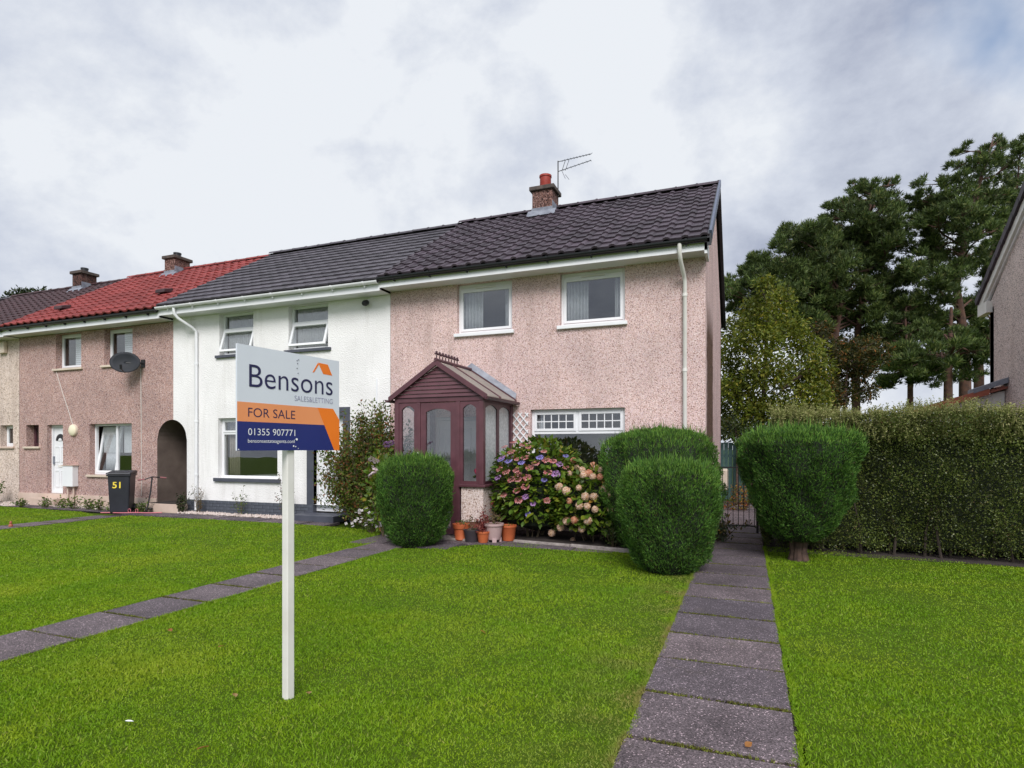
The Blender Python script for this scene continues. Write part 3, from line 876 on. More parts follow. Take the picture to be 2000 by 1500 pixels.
sr = lambda s, z, t: (PX1-.02-t, s, z)
slf = lambda s, z, t: (PX0+.02+t, s, z)
for (a, c) in ((PX0+.09, dxa-.075), (dxb+.075, PX1-.09)):
    arched_panel(a, c, .946, ZT-.001, fr, .055, 'window_frame', M['rosewood']).build('pane', M['glass'], po)
ym = (PY+.09+FY-.10)/2
for (a, c) in ((PY+.09, ym), (ym+.001, FY-.10)):
    arched_panel(a, c, .946, ZT-.001, sr, .05, 'window_frame', M['rosedark']).build('pane', M['pattern_glass'], po)
    arched_panel(a, c, .946, ZT-.001, slf, .05, 'window_frame', M['rosedark']).build('pane', M['glass'], po)
arched_panel(dxa+.004, dxb-.004, .06, ZT-.012, fr, .105, 'porch_door', M['rosewood'], .05, .06).build('pane', M['glass'], po)
MB().box(dxa+.11, dxb-.11, PY+.018, PY+.072, .9, .98).build('door_rail', M['rosewood'], po)
MB().box(dxb-.075, dxb-.045, PY+.0, PY+.019, 1.0, 1.16).box(dxb-.16, dxb-.05, PY-.03, PY-.012, 1.09, 1.11).box(dxb-.07, dxb-.05, PY-.012, PY+.0, 1.09, 1.11).build('door_handle', M['black'], po, bevel=.003)
MB().box(dxa-.06, dxa-.02, PY-.018, PY+.003, 1.36, 1.50).build('doorbell', M['offwhite'], po, bevel=.005)
MB().box(PX0-.02, PX1+.02, PY-.32, PY-.06, .0, .05).build('porch_step', M['concrete'], po, bevel=.008)
# gable boards
zg0, apex = ZT+.09, 3.03; xm = (PX0+PX1)/2; half = (PX1-PX0)/2+.02
nb = 8; hb = (apex-zg0)/nb
for k in range(nb):
    za_, zb_ = zg0+k*hb, zg0+(k+1)*hb-.006
    wa, wb = half*(1-(za_-zg0)/(apex-zg0)), half*(1-(zb_-zg0)/(apex-zg0))
    b = MB(); i = 0
    b.v += [(xm-wa, PY-.018, za_), (xm+wa, PY-.018, za_), (xm+wb, PY+.004, zb_), (xm-wb, PY+.004, zb_), (xm-wa, PY+.04, za_), (xm+wa, PY+.04, za_), (xm+wb, PY+.04, zb_), (xm-wb, PY+.04, zb_)]
    b.f += [(0, 1, 2, 3), (7, 6, 5, 4), (0, 4, 5, 1), (1, 5, 6, 2), (2, 6, 7, 3), (3, 7, 4, 0)]
    b.build('gable_board', M['rosewood'], po)
# porch roof: polycarbonate sheets between rosewood bars
rx = half+.045; rise = (apex+.04-zg0)*rx/half
def pr(side, s, y, dz):  # s 0 at ridge .. 1 at eave
    return (xm+side*rx*s, y, apex+.06-rise*s+dz)
y0_, y1_ = PY-.07, FY-.01
bars = [y0_, y0_+.62, y1_-.06]
for side in (-1, 1):
    for (ya, yb) in ((y0_+.05, y0_+.62), (y0_+.67, y1_-.08)):
        b = MB()
        q = [pr(side, .03, ya, 0), pr(side, 1, ya, 0), pr(side, 1, yb, 0), pr(side, .03, yb, 0)]
        q2 = [(x, y_, z+.02) for x, y_, z in q]
        b.v += q+q2; b.f += [(0, 1, 2, 3), (7, 6, 5, 4), (0, 4, 5, 1), (1, 5, 6, 2), (2, 6, 7, 3), (3, 7, 4, 0)]
        b.build('roof_sheet', M['poly'], po)
    for ya in (y0_, y0_+.62, y1_-.08):
        b = MB()
        q = [pr(side, 0, ya, .005), pr(side, 1.02, ya, .005), pr(side, 1.02, ya+.05, .005), pr(side, 0, ya+.05, .005)]
        q2 = [(x, y_, z+.035) for x, y_, z in q]; q = [(x, y_, z-.06 if ya == y0_ else z) for x, y_, z in q]
        b.v += q+q2; b.f += [(0, 1, 2, 3), (7, 6, 5, 4), (0, 4, 5, 1), (1, 5, 6, 2), (2, 6, 7, 3), (3, 7, 4, 0)]
        b.build('roof_bar', M['rosewood'], po)
    ex = xm+side*(rx+.035); ez = apex+.06-rise-.02
    b = MB(); n = 8
    pf = [(ex+.05*math.cos(R(a)), ez+.05*math.sin(R(a))) for a in np.linspace(180, 360, n)]+[(ex+.04*math.cos(R(a)), ez+.04*math.sin(R(a))) for a in np.linspace(360, 180, n)]
    b.prism(pf, 'y', y0_-.02, y1_-.01)
    b.build('porch_gutter', M['rosedark'], po)
    fl = MB()
    q = [pr(side, -.02, y1_-.05, .05), pr(side, 1.0, y1_-.05, .05), (xm+side*rx, FY-.006, apex+.06-rise+.16), (xm, FY-.006, apex+.24)]
    fl.poly(q).build('flashing', M['lead'], po)
MB().tube([(xm, y0_-.01, apex+.105), (xm, y1_-.02, apex+.105)], .03, 8).build('porch_ridge', M['rosewood'], po)
fin = MB(); fin.tube([(0, 0, 0), (0, 0, .06)], .011, 6)
for (cx_, cz_) in ((0, .115), (-.03, .085), (.03, .085)): fin.lathe([(.004, cz_-.022), (.02, cz_-.012), (.022, cz_), (.02, cz_+.012), (.004, cz_+.022)], (0, cx_), 8)
fme = fin.mesh('finial'); fme.materials.append(M['rosedark'])
for k in range(8):
    o = bpy.data.objects.new('finial', fme); COL.objects.link(o); o.parent = po
    o.location = (xm, y0_+.04+k*.115, apex+.125)

# ------------------------------------------------------------------ the white house
HW = thing('terraced_house', (-10.1, FY, 0), 'white roughcast house with anthracite plinth and slate grey tiled roof', 'house')
ZW = 4.81
SPR, AC, AR = 1.77, -13.385, .515          # passage arch: spring height, centre, radius
def arch_fill(mb, xa, xb, inner_mat_y, seg):
    """wall above the arch between xa and xb up to the rectangular cut at SPR+AR"""
    pts = [(x_, SPR+math.sqrt(max(0, AR*AR-(x_-AC)**2))) for x_ in np.linspace(xa, xb, seg)]
    for k in range(seg-1):
        (x1_, z1_), (x2_, z2_) = pts[k], pts[k+1]
        mb.quad((x1_, FY, z1_), (x2_, FY, z2_), (x2_, FY, SPR+AR), (x1_, FY, SPR+AR))
PB = -13.335
holes = [(-11.80, -10.74, 3.80, 4.80), (-9.70, -8.60, 3.80, 4.80), (-11.84, -10.02, .86, 2.29), (-8.99, -8.19, .12, 2.28)]
b = MB(); front_wall(b, AC+AR, -6.99, .31, ZW, FY, [h for h in holes if h[2] > .3] + [(-8.99, -8.19, .31, 2.28)], .26)
front_wall(b, PB, AC+AR, SPR+AR, ZW, FY, [], .26)
arch_fill(b, PB, AC+AR, 0, 12)
MB().box(PB, -6.99, 17.12, 17.36, -.04, ZW).build('rear_wall', M['white_wall'], HW)
b.build('wall', M['white_wall'], HW)
i = MB()
i.box(AC+AR+.06, AC+AR+.12, FY+.28, 17.1, 0, ZW); i.box(-7.08, -7.02, FY+.28, 17.1, 0, ZW)
i.box(AC+AR+.13, -7.09, FY+.28, 17.1, 2.52, 2.66); i.box(AC+AR+.13, -7.09, FY+.28, 17.1, ZW, ZW+.03); i.box(AC+AR+.13, -7.09, FY+.28, 17.1, .06, .14)
i.box(AC+AR+.13, -7.09, 14.2, 14.3, .15, 2.51); i.box(AC+AR+.13, -7.09, 14.2, 14.3, 2.67, ZW-.01)
i.build('interior', M['interior'], HW)
# brick plinth: courses of bricks, joints recessed
pl = MB().box(AC+AR, -9.0, FY-.008, FY+.2, -.04, .309).box(-8.18, -6.99, FY-.008, FY+.2, -.04, .309).build('plinth', M['plinth'], HW)
bm_ = MB().box(.005, .215, -.018, .01, .004, .069).mesh('brick'); bm_.materials.append(M['plinth'])
for r_ in range(4):
    x = AC+AR + (.0 if r_ % 2 == 0 else -.11)
    while x < -9.05:
        x_ = max(x, AC+AR)
        if x+.22 <= -9.0 and x >= AC+AR-.001:
            o = bpy.data.objects.new('brick', bm_); COL.objects.link(o); o.parent = pl
            o.location = (x, FY-.006+random.uniform(-.002, .002), .02+r_*.073)
        x += .22
for (a, c, curt) in ((-11.80, -10.74, None), (-9.70, -8.60, None)):
    window(HW, a, c, 3.80, 4.80, 'hopper', M['anthracite'], .12, None, [(a+.06, c-.06, M['curtain'])], .09, .07)
window(HW, -11.84, -10.02, .86, 2.29, 'transom', M['anthracite'], .12, None, [(-11.72, -11.38, M['curtain_beige'])], .10, .09)
# door with its dark surround
b = MB()
b.box(-9.17, -8.99, FY-.02, FY+.1, .10, 2.47); b.box(-8.19, -8.01, FY-.02, FY+.1, .10, 2.47); b.box(-8.99, -8.19, FY-.019, FY+.099, 2.28, 2.47)
b.build('door_surround', M['anthracite'], HW)
dw = MB().box(-8.95, -8.23, FY+.13, FY+.19, .2, 2.24).build('front_door', M['white'], HW, bevel=.004)
for (d, e_) in ((.35, 1.0), (1.1, 1.8)): frame(MB(), -8.82, -8.36, d, e_, FY+.112, FY+.13, .03).build('moulding', M['white'], dw)
frame(MB(), -8.99, -8.19, .16, 2.28, FY+.1, FY+.2, .045).build('door_frame', M['white'], HW)
MB().box(-9.15, -8.03, FY-.55, FY-.002, 0, .14).build('door_step', M['anthracite'], HW, bevel=.01)
roof(HW, -13.33, -7.0, 5.03, 7.40, 'flat', M['tile_white'])
eaves(HW, -13.33, -6.99, 4.80, M['white'], M['white'], 8)
downpipe(HW, [(-12.75, 10.28, 4.93), (-12.75, 10.29, 4.80), (-12.72, 10.36, 4.70), (-12.54, 10.62, 4.50), (-12.49, 10.68, 4.42), (-12.49, 10.68, .06)], M['white'], .036, [(-12.49, 10.68, z) for z in (3.6, 2.2, .9)])
MB().box(-7.34, -7.30, FY-.015, FY+.01, 1.95, 3.05).build('conduit', M['white'], HW)

# ------------------------------------------------------------------ the rose pebbledash house with the red roof
HP = thing('terraced_house', (-16.4, FY, 0), 'rose pink pebbledash house with bright red tiled roof and satellite dish', 'house')
ZP = 4.74
holes = [(-17.86, -16.80, 3.77, 4.73), (-15.88, -14.80, 3.77, 4.73), (-18.24, -17.56, .30, 2.22), (-16.46, -14.83, .86, 2.22), (-19.16, -18.60, 1.62, 2.23)]
b = MB(); front_wall(b, -19.475, AC-AR, .30, ZP, FY, holes, .26)
front_wall(b, AC-AR, PB, SPR+AR, ZP, FY, [], .26)
arch_fill(b, AC-AR, PB, 0, 12)
MB().box(-19.475, PB, 17.12, 17.36, -.04, ZP).build('rear_wall', M['pink_wall'], HP)
b.build('wall', M['pink_wall'], HP)
i = MB()
i.box(-19.44, -19.38, FY+.28, 17.1, 0, ZP); i.box(AC-AR-.12, AC-AR-.06, FY+.28, 17.1, 0, ZP)
i.box(-19.37, AC-AR-.13, FY+.28, 17.1, 2.52, 2.66); i.box(-19.37, PB, FY+.28, 17.1, ZP, ZP+.03); i.box(-19.37, AC-AR-.13, FY+.28, 17.1, .06, .14)
i.box(-19.37, AC-AR-.13, 14.2, 14.3, .15, 2.51); i.box(-19.37, AC-AR-.13, 14.2, 14.3, 2.67, ZP-.01)
i.build('interior', M['interior'], HP)
MB().box(-19.475, AC-AR-.006, FY-.03, FY+.2, -.04, .299).build('plinth', M['pinkbase'], HP, bevel=.006)
for (a, c) in ((-17.86, -16.80), (-15.88, -14.80)):
    wo = window(HP, a, c, 3.77, 4.73, 'plain', M['cream'], .16, None, None, .08, .06)
    bl = MB()
    for k in range(14): bl.box(a+.45, c-.08, FY+.245, FY+.25, 3.84+k*.058, 3.84+k*.058+.05)
    bl.build('blind', M['white'], wo)
wo = window(HP, -16.46, -14.83, .86, 2.22, 'pair', M['cream'], .14, None, None, .08, .06)
MB().box(-16.36, -15.62, FY+.32, FY+.325, 1.45, 2.15).box(-15.56, -14.92, FY+.32, FY+.325, 1.45, 2.15).build('blind', M['curtain'], wo)
curtain(wo, -16.30, -15.75, .95, 1.45, FY+.34, M['curtain'], 7)
M['brownframe'] = M['rosedark']
window(HP, -19.16, -18.60, 1.62, 2.23, 'plain', M['cream'], .2, M['rosedark'], None, .08, .06)
df = frame(MB(), -18.24, -17.56, .31, 2.22, FY+.12, FY+.22, .06).build('door_frame', M['white'], HP)
dp = MB().box(-18.175, -17.625, FY+.15, FY+.20, .36, 2.16).build('front_door', M['white'], HP, bevel=.004)
for (a, c, d, e_) in ((-18.12, -17.93, .48, .95), (-17.87, -17.68, .48, .95), (-18.12, -17.93, 1.18, 1.62), (-17.87, -17.68, 1.18, 1.62)):
    frame(MB(), a, c, d, e_, FY+.135, FY+.15, .025).build('moulding', M['white'], dp)
fan = MB().prism(arc_pts(-17.9, 1.78, .19, 0, 180, 12), 'y', FY+.138, FY+.149).build('fanlight', M['black'], dp)
MB().prism(arc_pts(-17.9, 1.78, .07, 0, 180, 8), 'y', FY+.130, FY+.1375).build('fanlight_boss', M['white'], dp)
MB().box(-17.99, -17.81, FY+.135, FY+.149, 1.04, 1.10).build('letterbox', M['offwhite'], dp)
MB().box(-18.16, -18.13, FY+.10, FY+.15, 1.12, 1.34).build('door_handle', M['lead'], dp)
MB().box(-18.42, -17.40, FY-.34, FY-.031, 0, .20).box(-18.22, -17.58, FY-.029, FY+.12, .2, .302).build('door_step', M['pinkbase'], HP, bevel=.012)
ro = roof(HP, -19.475, -13.335, 4.98, 7.33, 'pan', M['tile_red'])
for (x, y_) in ((-14.4, 11.3), (-18.05, 11.0)):
    z = 4.98+(y_-EY)*(7.33-4.98)/(RY-EY)
    MB().prism([(y_-.12, z+.05), (y_-.10, z+.15), (y_+.16, z+.22), (y_+.18, z+.10)], 'x', x-.17, x+.17).build('roof_vent', M['tile_brown'], ro, bevel=.02)
eaves(HP, -19.475, -13.335, 4.74, M['white'], M['black'], 8)
chimney(HP, -17.30, -16.85, 13.62, 14.18, 7.0, 7.60, 7.86, M['chimney_wall'], M['black'], .11)
# covered passage between the two houses
b = MB()
pts = [(AC-AR, .20)]+[(AC+AR*math.cos(R(a)), SPR+AR*math.sin(R(a))) for a in range(180, -1, -12)]+[(AC+AR, .20)]
for k in range(len(pts)-1):
    (xa, za_), (xb, zb_) = pts[k], pts[k+1]
    b.quad((xa, FY+.001, za_), (xb, FY+.001, zb_), (xb, 17.2, zb_), (xa, 17.2, za_))
b.build('passage', M['passage'], HP)
MB().box(AC-AR-.06, AC+AR+.04, FY-.26, 17.2, -.02, .20).build('passage_step', M['pinkbase'], HP, bevel=.01)
MB().box(AC-AR-.05, AC+AR+.03, FY-.25, 17.2, .201, .206).build('passage_floor', M['soil'], HP)

# ------------------------------------------------------------------ the two further houses at the left end
HF = thing('terraced_house', (-22.6, FY, 0), 'beige pebbledash house with dark brown tiled roof beyond the red roof', 'house')
shell(HF, -25.8, -19.485, 4.72, M['beige_wall'], [(-20.36, -19.77, 1.62, 2.24)])
window(HF, -20.36, -19.77, 1.62, 2.24, 'plain', M['pinkbase'], .16, None, None, .08, .06)
roof(HF, -25.8, -19.48, 4.94, 7.27, 'pan', M['tile_brown'], individual=False)
eaves(HF, -25.8, -19.48, 4.71, M['white'], M['black'], 8)
chimney(HF, -21.77, -21.29, 13.62, 14.14, 6.95, 7.60, 7.86, M['chimney_dark'], M['black'], .11)
HG = thing('terraced_house', (-29, FY, 0), 'last visible house of the terrace under a grey roof', 'house')
shell(HG, -32.2, -25.81, 4.70, M['beige_wall'], [])
roof(HG, -32.2, -25.81, 4.92, 7.22, 'flat', M['tile_white'], individual=False)
eaves(HG, -32.2, -25.81, 4.69, M['white'], M['black'], 8)

# ------------------------------------------------------------------ the neighbouring house on the right, its gable end towards us
HR = thing('terraced_house', (8.5, FY, 0), 'grey pink pebbledash gable of the neighbouring house behind the hedge', 'house')
shell(HR, 5.4, 11.7, 4.90, M['right_wall'], [], gable_left=True)
roof(HR, 5.36, 11.7, 5.10, 7.47, 'roman', M['tile_main'], individual=False)
for sgn in (1, -1):
    MB().prism([(RY+sgn*(RY-EY), 5.12), (RY, 7.52), (RY, 7.25), (RY+sgn*(RY-EY), 4.85)], 'x', 5.30, 5.36).build('bargeboard', M['offwhite'], HR)
    MB().prism([(RY+sgn*(RY-EY)*.93, 5.06), (RY, 7.27), (RY, 7.17), (RY+sgn*(RY-EY)*.93, 4.97)], 'x', 5.355, 5.41).build('soffit', M['white'], HR)
MB().box(5.28, 5.42, 17.2, 17.78, 4.78, 5.05).build('box_end', M['offwhite'], HR)
vm2 = MB().box(5.24, 5.40, 0, .36, -.10, .05).mesh('verge_tile'); vm2.materials.append(M['tile_main'])
an2 = math.atan2(7.50-5.12, RY-EY)
for sgn in (1, -1):
    for k in range(12):
        o = bpy.data.objects.new('verge_tile', vm2); COL.objects.link(o); o.parent = HR
        o.matrix_parent_inverse = Matrix.Translation(-Vector(HR.location))
        d = k*4.46/12
        if sgn < 0: o.location = (0, EY+d*math.cos(an2), 5.16+d*math.sin(an2)); o.rotation_euler = (an2+.05, 0, 0)
        else: o.location = (0, 2*RY-EY-d*math.cos(an2), 5.16+d*math.sin(an2)); o.rotation_euler = (-an2-.05, 0, math.pi); o.scale = (1, 1, 1); o.location.x = 10.64; o.rotation_euler = (an2+.05, 0, math.pi)
# lean-to behind it
LT = thing('lean_to_shed', (4.4, 17.0, 0), 'low lean-to with terracotta tiled roof against the neighbouring gable', 'shed')
MB().box(3.2, 5.385, 16.45, 19.5, 0, 2.25).prism([(3.2, 2.251), (5.385, 2.251), (5.385, 2.86)], 'y', 16.451, 19.5).build('wall', M['offwhite'], LT)
rl = MB(); rl.prism([(2.95, 2.17), (5.39, 2.95), (5.39, 2.90), (2.95, 2.12)], 'y', 16.3, 19.6)
lro = rl.build('roof', M['tile_orange'], LT)
tm = MB().box(0, .16, 0, .25, 0, .03).mesh('roof_tile'); tm.materials.append(M['tile_orange'])
a3 = math.atan2(.78, 2.44)
for r_ in range(14):
    for c_ in range(13):
        o = bpy.data.objects.new('roof_tile', tm); COL.objects.link(o); o.parent = lro
        d = r_*.18
        o.location = (2.95+d*math.cos(a3), 16.3+c_*.253, 2.175+d*math.sin(a3)+.006); o.rotation_euler = (0, -a3+.06, 0)
M['terracotta_trim'] = plain('terracotta_trim', (.36, .10, .055), None, 6, .6)
MB().prism([(2.95, 2.10), (5.05, 2.77), (5.05, 2.92), (2.95, 2.25)], 'y', 16.25, 16.30).build('verge', M['terracotta_trim'], LT)
MB().prism([(4.75, 2.80), (5.39, 3.02), (5.39, 3.14), (4.75, 2.90)], 'y', 16.24, 16.62).build('flashing', M['lead'], LT)

# ------------------------------------------------------------------ the estate agent's sign
SGX, SGY = -2.685, 2.97
SG = thing('for_sale_sign', (SGX, SGY, 0), 'estate agent for sale board in blue, orange and grey on a white post', 'sign')
MB().box(-.027, .027, -.027, .027, -.25, 1.72, Matrix.Rotation(R(80), 4, 'Z')).build('post', M['offwhite'], SG, bevel=.006, world=False)
# board local frame: x along the board, z up, front towards the camera
bx = Vector((.375, .71)); bxn = bx.normalized()
ca, sa = math.cos(R(21.5)), math.sin(R(21.5))
wx = Vector((ca*bxn.x - sa*bxn.y, sa*bxn.x + ca*bxn.y))
rot = math.atan2(wx.y, wx.x)
BW, BH = .80, .61
brd = bpy.data.objects.new('board', MB().box(0, BW, 0, .012, 0, BH).mesh('board')); COL.objects.link(brd)
M['board'] = plain('grey_sign_board', (.66, .70, .77), (.62, .66, .73), 2, .4, 30, .02)
brd.data.materials.append(M['board']); brd.parent = SG
mid = .500*BW
brd.location = (-math.cos(rot)*mid - math.sin(rot)*(-.042), -math.sin(rot)*mid + math.cos(rot)*(-.042), 1.56)
brd.rotation_euler = (0, 0, rot)
M['navy'] = plain('navy_print', (.012, .022, .16), (.010, .018, .14), 3, .4, 30, .02)
M['orange_l'] = plain('light_orange_print', (.80, .30, .12), (.76, .28, .11), 3, .4, 30, .02)
M['orange_d'] = plain('orange_print', (.85, .20, .012), (.80, .18, .010), 3, .4, 30, .02)
M['greytext'] = plain('lilac_grey_print', (.30, .30, .44), None, 3, .4, 30, .02)
M['navytext'] = plain('dark_navy_print', (.012, .012, .075), None, 3, .4, 30, .02)
def flat(name, pts, mat, lay):
    b = MB().prism([(x*BW, z*BH) for x, z in pts], 'y', -.001*lay, -.001*lay+.0008)
    return b.build(name, mat, brd, world=False)
flat('orange_band', [(0, .275), (.8276, .275), (.753, .459), (0, .459)], M['orange_l'], 1)
flat('orange_stripe', [(.939, .0), (1, .0), (1, .34), (.927, .459), (.753, .459)], M['orange_d'], 1.9)
flat('blue_panel', [(0, 0), (.939, 0), (.8276, .275), (0, .275)], M['navy'], 1)
flat('roof_logo', [(.760, .945), (.868, .940), (.918, .826), (.816, .830)], M['orange_d'], 1)
flat('rafter_logo', [(.700, .832), (.716, .834), (.768, .925), (.756, .940)], M['orange_d'], 1.5)
def lettering(txt, x0, x1, z0, zcap, mat, weight=0.0, lay=2, parent=None, W_=None, H_=None, name='lettering', depth=.0006, ref='B'):
    cu = bpy.data.curves.new('txt', 'FONT'); cu.body = txt; cu.size = 1; cu.offset = weight; cu.resolution_u = 5
    ob = bpy.data.objects.new('txt', cu); COL.objects.link(ob)
    bpy.context.view_layer.update()
    dg = bpy.context.evaluated_depsgraph_get()
    me = bpy.data.meshes.new_from_object(ob.evaluated_get(dg))
    bpy.data.objects.remove(ob); bpy.data.curves.remove(cu)
    co = np.zeros(len(me.vertices)*3, dtype=np.float32); me.vertices.foreach_get('co', co); co = co.reshape(-1, 3)
    mnx, mxx = co[:, 0].min(), co[:, 0].max()
    cap = .70
    W2, H2 = W_ or BW, H_ or BH
    nw = np.zeros_like(co)
    nw[:, 0] = (x0 + (co[:, 0]-mnx)/(mxx-mnx)*(x1-x0))*W2
    nw[:, 2] = (z0 + co[:, 1]/cap*(zcap))*H2
    nw[:, 1] = -.001*lay
    me.vertices.foreach_set('co', nw.ravel()); me.update()
    me.materials.clear(); me.materials.append(mat)
    o = bpy.data.objects.new(name, me); COL.objects.link(o); o.parent = parent or brd
    return o
lettering('Bensons', .099, .921, .607, .222, M['navytext'], -.006)
lettering('SALES&LETTING', .515, .921, .512, .056, M['greytext'], -.012)
lettering('FOR SALE', .09, .52, .322, .088, M['navytext'], -.004)
lettering('01355 907771', .09, .52, .148, .066, M['white'], -.004)
lettering('bensonsestateagents.com', .088, .515, .076, .036, M['white'], -.002)
for (x, z, r_) in ((.50, .945, .012), (.50, .91, .008), (.52, .85, .006), (.515, .10, .018), (.50, .06, .012), (.53, .035, .008)):
    pass
chips = MB()
for (x, z, r_) in ((.535, .115, .009), (.512, .105, .003), (.505, .045, .006), (.525, .04, .004), (.55, .02, .003), (.01, .012, .004)):
    chips.prism([(x*BW+r_*random.uniform(.7, 1.2)*math.cos(a), z*BH+r_*random.uniform(.7, 1.2)*math.sin(a)) for a in np.linspace(0, 2*math.pi, 9)[:-1]], 'y', -.0028, -.0022)
tag(chips.build('paint_chips', M['white'], brd, world=False), kind='stuff')
scr = MB()
for (x, z) in ((.54, .93), (.545, .90), (.555, .94), (.54, .85), (.55, .80)):
    scr.prism([(x*BW+.004*math.cos(a), z*BH+.004*math.sin(a)) for a in np.linspace(0, 2*math.pi, 9)[:-1]], 'y', -.0028, .001)
tag(scr.build('fixing_screws', M['lead'], brd, world=False), kind='stuff')

# ------------------------------------------------------------------ things on the walls and roofs
# TV aerial on the main chimney
AE = thing('tv_aerial', (-4.30, 14.0, 7.9), 'thin metal TV aerial on a mast beside the red chimney pot', 'aerial')
mb = MB().tube([(-4.30, 14.0, 7.75), (-4.30, 14.0, 8.62)], .014, 6); mb.build('mast', M['iron'], AE)
M['alu'] = plain('dull_aluminium', (.20, .21, .24), None, 5, .45, 30, .05, .5, .6)
for (z, dz, n_, nm) in ((8.60, .0, 10, 'boom'), (8.36, .10, 8, 'boom')):
    L_ = .86; dirx = Vector((.98, -.1, dz)); dirx.normalize()
    p0 = Vector((-4.30, 14.0, z))
    bo = MB().tube([p0, p0+dirx*L_], .009, 6)
    for k in range(n_):
        q = p0+dirx*(.14+(L_-.15)*k/(n_-1)); e_ = Vector((.04, .12, .10)) if z > 8.5 else Vector((-.06, .1, .09))
        bo.tube([q-e_*.5, q+e_*.5], .006, 5)
    bo.build(nm, M['alu'], AE)
rf = MB()
for s in (-1, 1):
    rf.tube([(-4.2, 14.0, 8.36), (-4.10, 13.95, 8.36+s*.22)], .008, 5); rf.tube([(-4.15, 14.12, 8.36+s*.05), (-4.02, 14.0, 8.36+s*.24)], .006, 5)
rf.build('reflector', M['alu'], AE)

# satellite dish on the rose house
DS = thing('satellite_dish', (-14.5, FY-.02, 3.74), 'dark grey oval satellite dish on bracket between upper windows and white wall', 'dish')
b = MB(); n_, m_2 = 20, 5
dn = Vector((.62, -.74, .18)).normalized(); du = dn.cross(Vector((0, 0, 1))).normalized(); dv = du.cross(dn).normalized()
cpos = Vector((-.08, -.34, .0))
for rr_ in range(m_2+1):
    t_ = rr_/m_2
    for j in range(n_):
        a = 2*math.pi*j/n_
        q = cpos + du*(.34*t_*math.cos(a)) + dv*(.27*t_*math.sin(a)) + dn*(.07*(t_*t_-1))
        b.v.append(tuple(q))
for rr_ in range(m_2):
    for j in range(n_):
        a_, b2 = rr_*n_+j, rr_*n_+(j+1) % n_
        b.f.append((a_, b2, b2+n_, a_+n_))
M['dish'] = plain('dish_grey', (.03, .033, .042), (.022, .025, .03), 4, .6, 30, .03, .2)
o = b.build('reflector', M['dish'], DS, smooth=True, world=False); s_ = o.modifiers.new('thick', 'SOLIDIFY'); s_.thickness = .012
MB().tube([(0.10, .02, 0), (.06, -.12, .0), cpos - dn*.08], .02, 8).box(.03, .17, .0, .02, -.1, .1).build('bracket', M['iron'], DS, world=False)
MB().tube([cpos - dv*.26, cpos - dv*.27+dn*.30], .012, 6).tube([cpos-dv*.27+dn*.28, cpos-dv*.17+dn*.33], .03, 8).build('receiver_arm', M['black'], DS, world=False)
tag(MB().tube([(-14.48, FY-.012, 3.62), (-14.46, FY-.012, 2.2), (-14.45, FY-.012, .35)], .007, 6).build('aerial_cable', M['offwhite']), 'thin white cable running straight down from the satellite dish', 'cable')
tag(MB().tube([(-17.82, FY-.012, 3.70), (-17.55, FY-.014, 3.1), (-17.28, FY-.012, 2.55), (-17.12, FY-.012, 2.2)], .007, 6).build('lamp_cable', M['offwhite']), 'thin pale cable slanting down the wall to the round lamp', 'cable')
LP = thing('wall_lamp', (-17.09, FY, 2.06), 'round cream bulkhead lamp beside the white panelled door', 'lamp')
M['opal'] = plain('opal_diffuser', (.80, .74, .56), (.74, .68, .5), 3, .3, 30, .02)
rm_ = Matrix.Rotation(R(90), 4, 'X')
def turned(prof, mat, name, parent, n=20):
    b = MB().lathe(prof, (0, 0), n); b.v = [tuple(rm_ @ Vector(q)) for q in b.v]
    return b.build(name, mat, parent, smooth=True, world=False)
turned([(.17, 0), (.17, .03), (.155, .05)], M['cream'], 'lamp_base', LP)
turned([(.15, .045), (.148, .06), (.12, .08), (.06, .092), (.005, .095)], M['opal'], 'diffuser', LP)
MT = thing('meter_box', (-17.12, FY, .53), 'white meter box with two pipes beside the white panelled door', 'meter box')
MB().box(-.21, .21, -.16, -.002, 0, .56).build('case', M['white'], MT, bevel=.01, world=False)
MB().box(-.24, .24, -.18, -.002, .565, .585).build('hood', M['pinkbase'], MT, world=False)
for xx in (-.12, .12): MB().tube([(xx, -.07, 0), (xx, -.07, -.5)], .022, 8).build('pipe', M['pinkbase'], MT, world=False)
AL = thing('alarm_box', (-20.15, FY, 4.45), 'cream burglar alarm box on the beige pebbledash wall under the eaves', 'alarm')
MB().box(-.17, .14, -.11, -.001, -.12, .2).build('case', M['cream'], AL, bevel=.02, world=False)
MB().box(-.15, .0, -.118, -.111, -.06, -.02).build('grille', M['offwhite'], AL, world=False)
SC = thing('security_camera', (-7.55, FY, 4.70), 'small black security light on white roughcast under the eaves', 'camera')
MB().box(-.05, .05, -.02, -.001, -.05, .05).build('base', M['white'], SC, world=False)
b = MB().lathe([(.02, 0), (.055, .02), (.065, .10), (.05, .15), (.02, .17)], (0, 0), 14)
mt = Matrix.Translation((0, -.02, 0)) @ Matrix.Rotation(R(115), 4, 'X'); b.v = [tuple(mt @ Vector(q)) for q in b.v]
b.build('housing', M['black'], SC, smooth=True, world=False)
TR = thing('trellis', (-4.06, FY, 1.0), 'narrow white diamond trellis between porch and ground floor window', 'trellis')
sgm = MB().box(-.22, .22, -.005, .005, -.011, .011).mesh('slat')
x0, x1, z0, z1 = -.14, .17, .25, 1.26
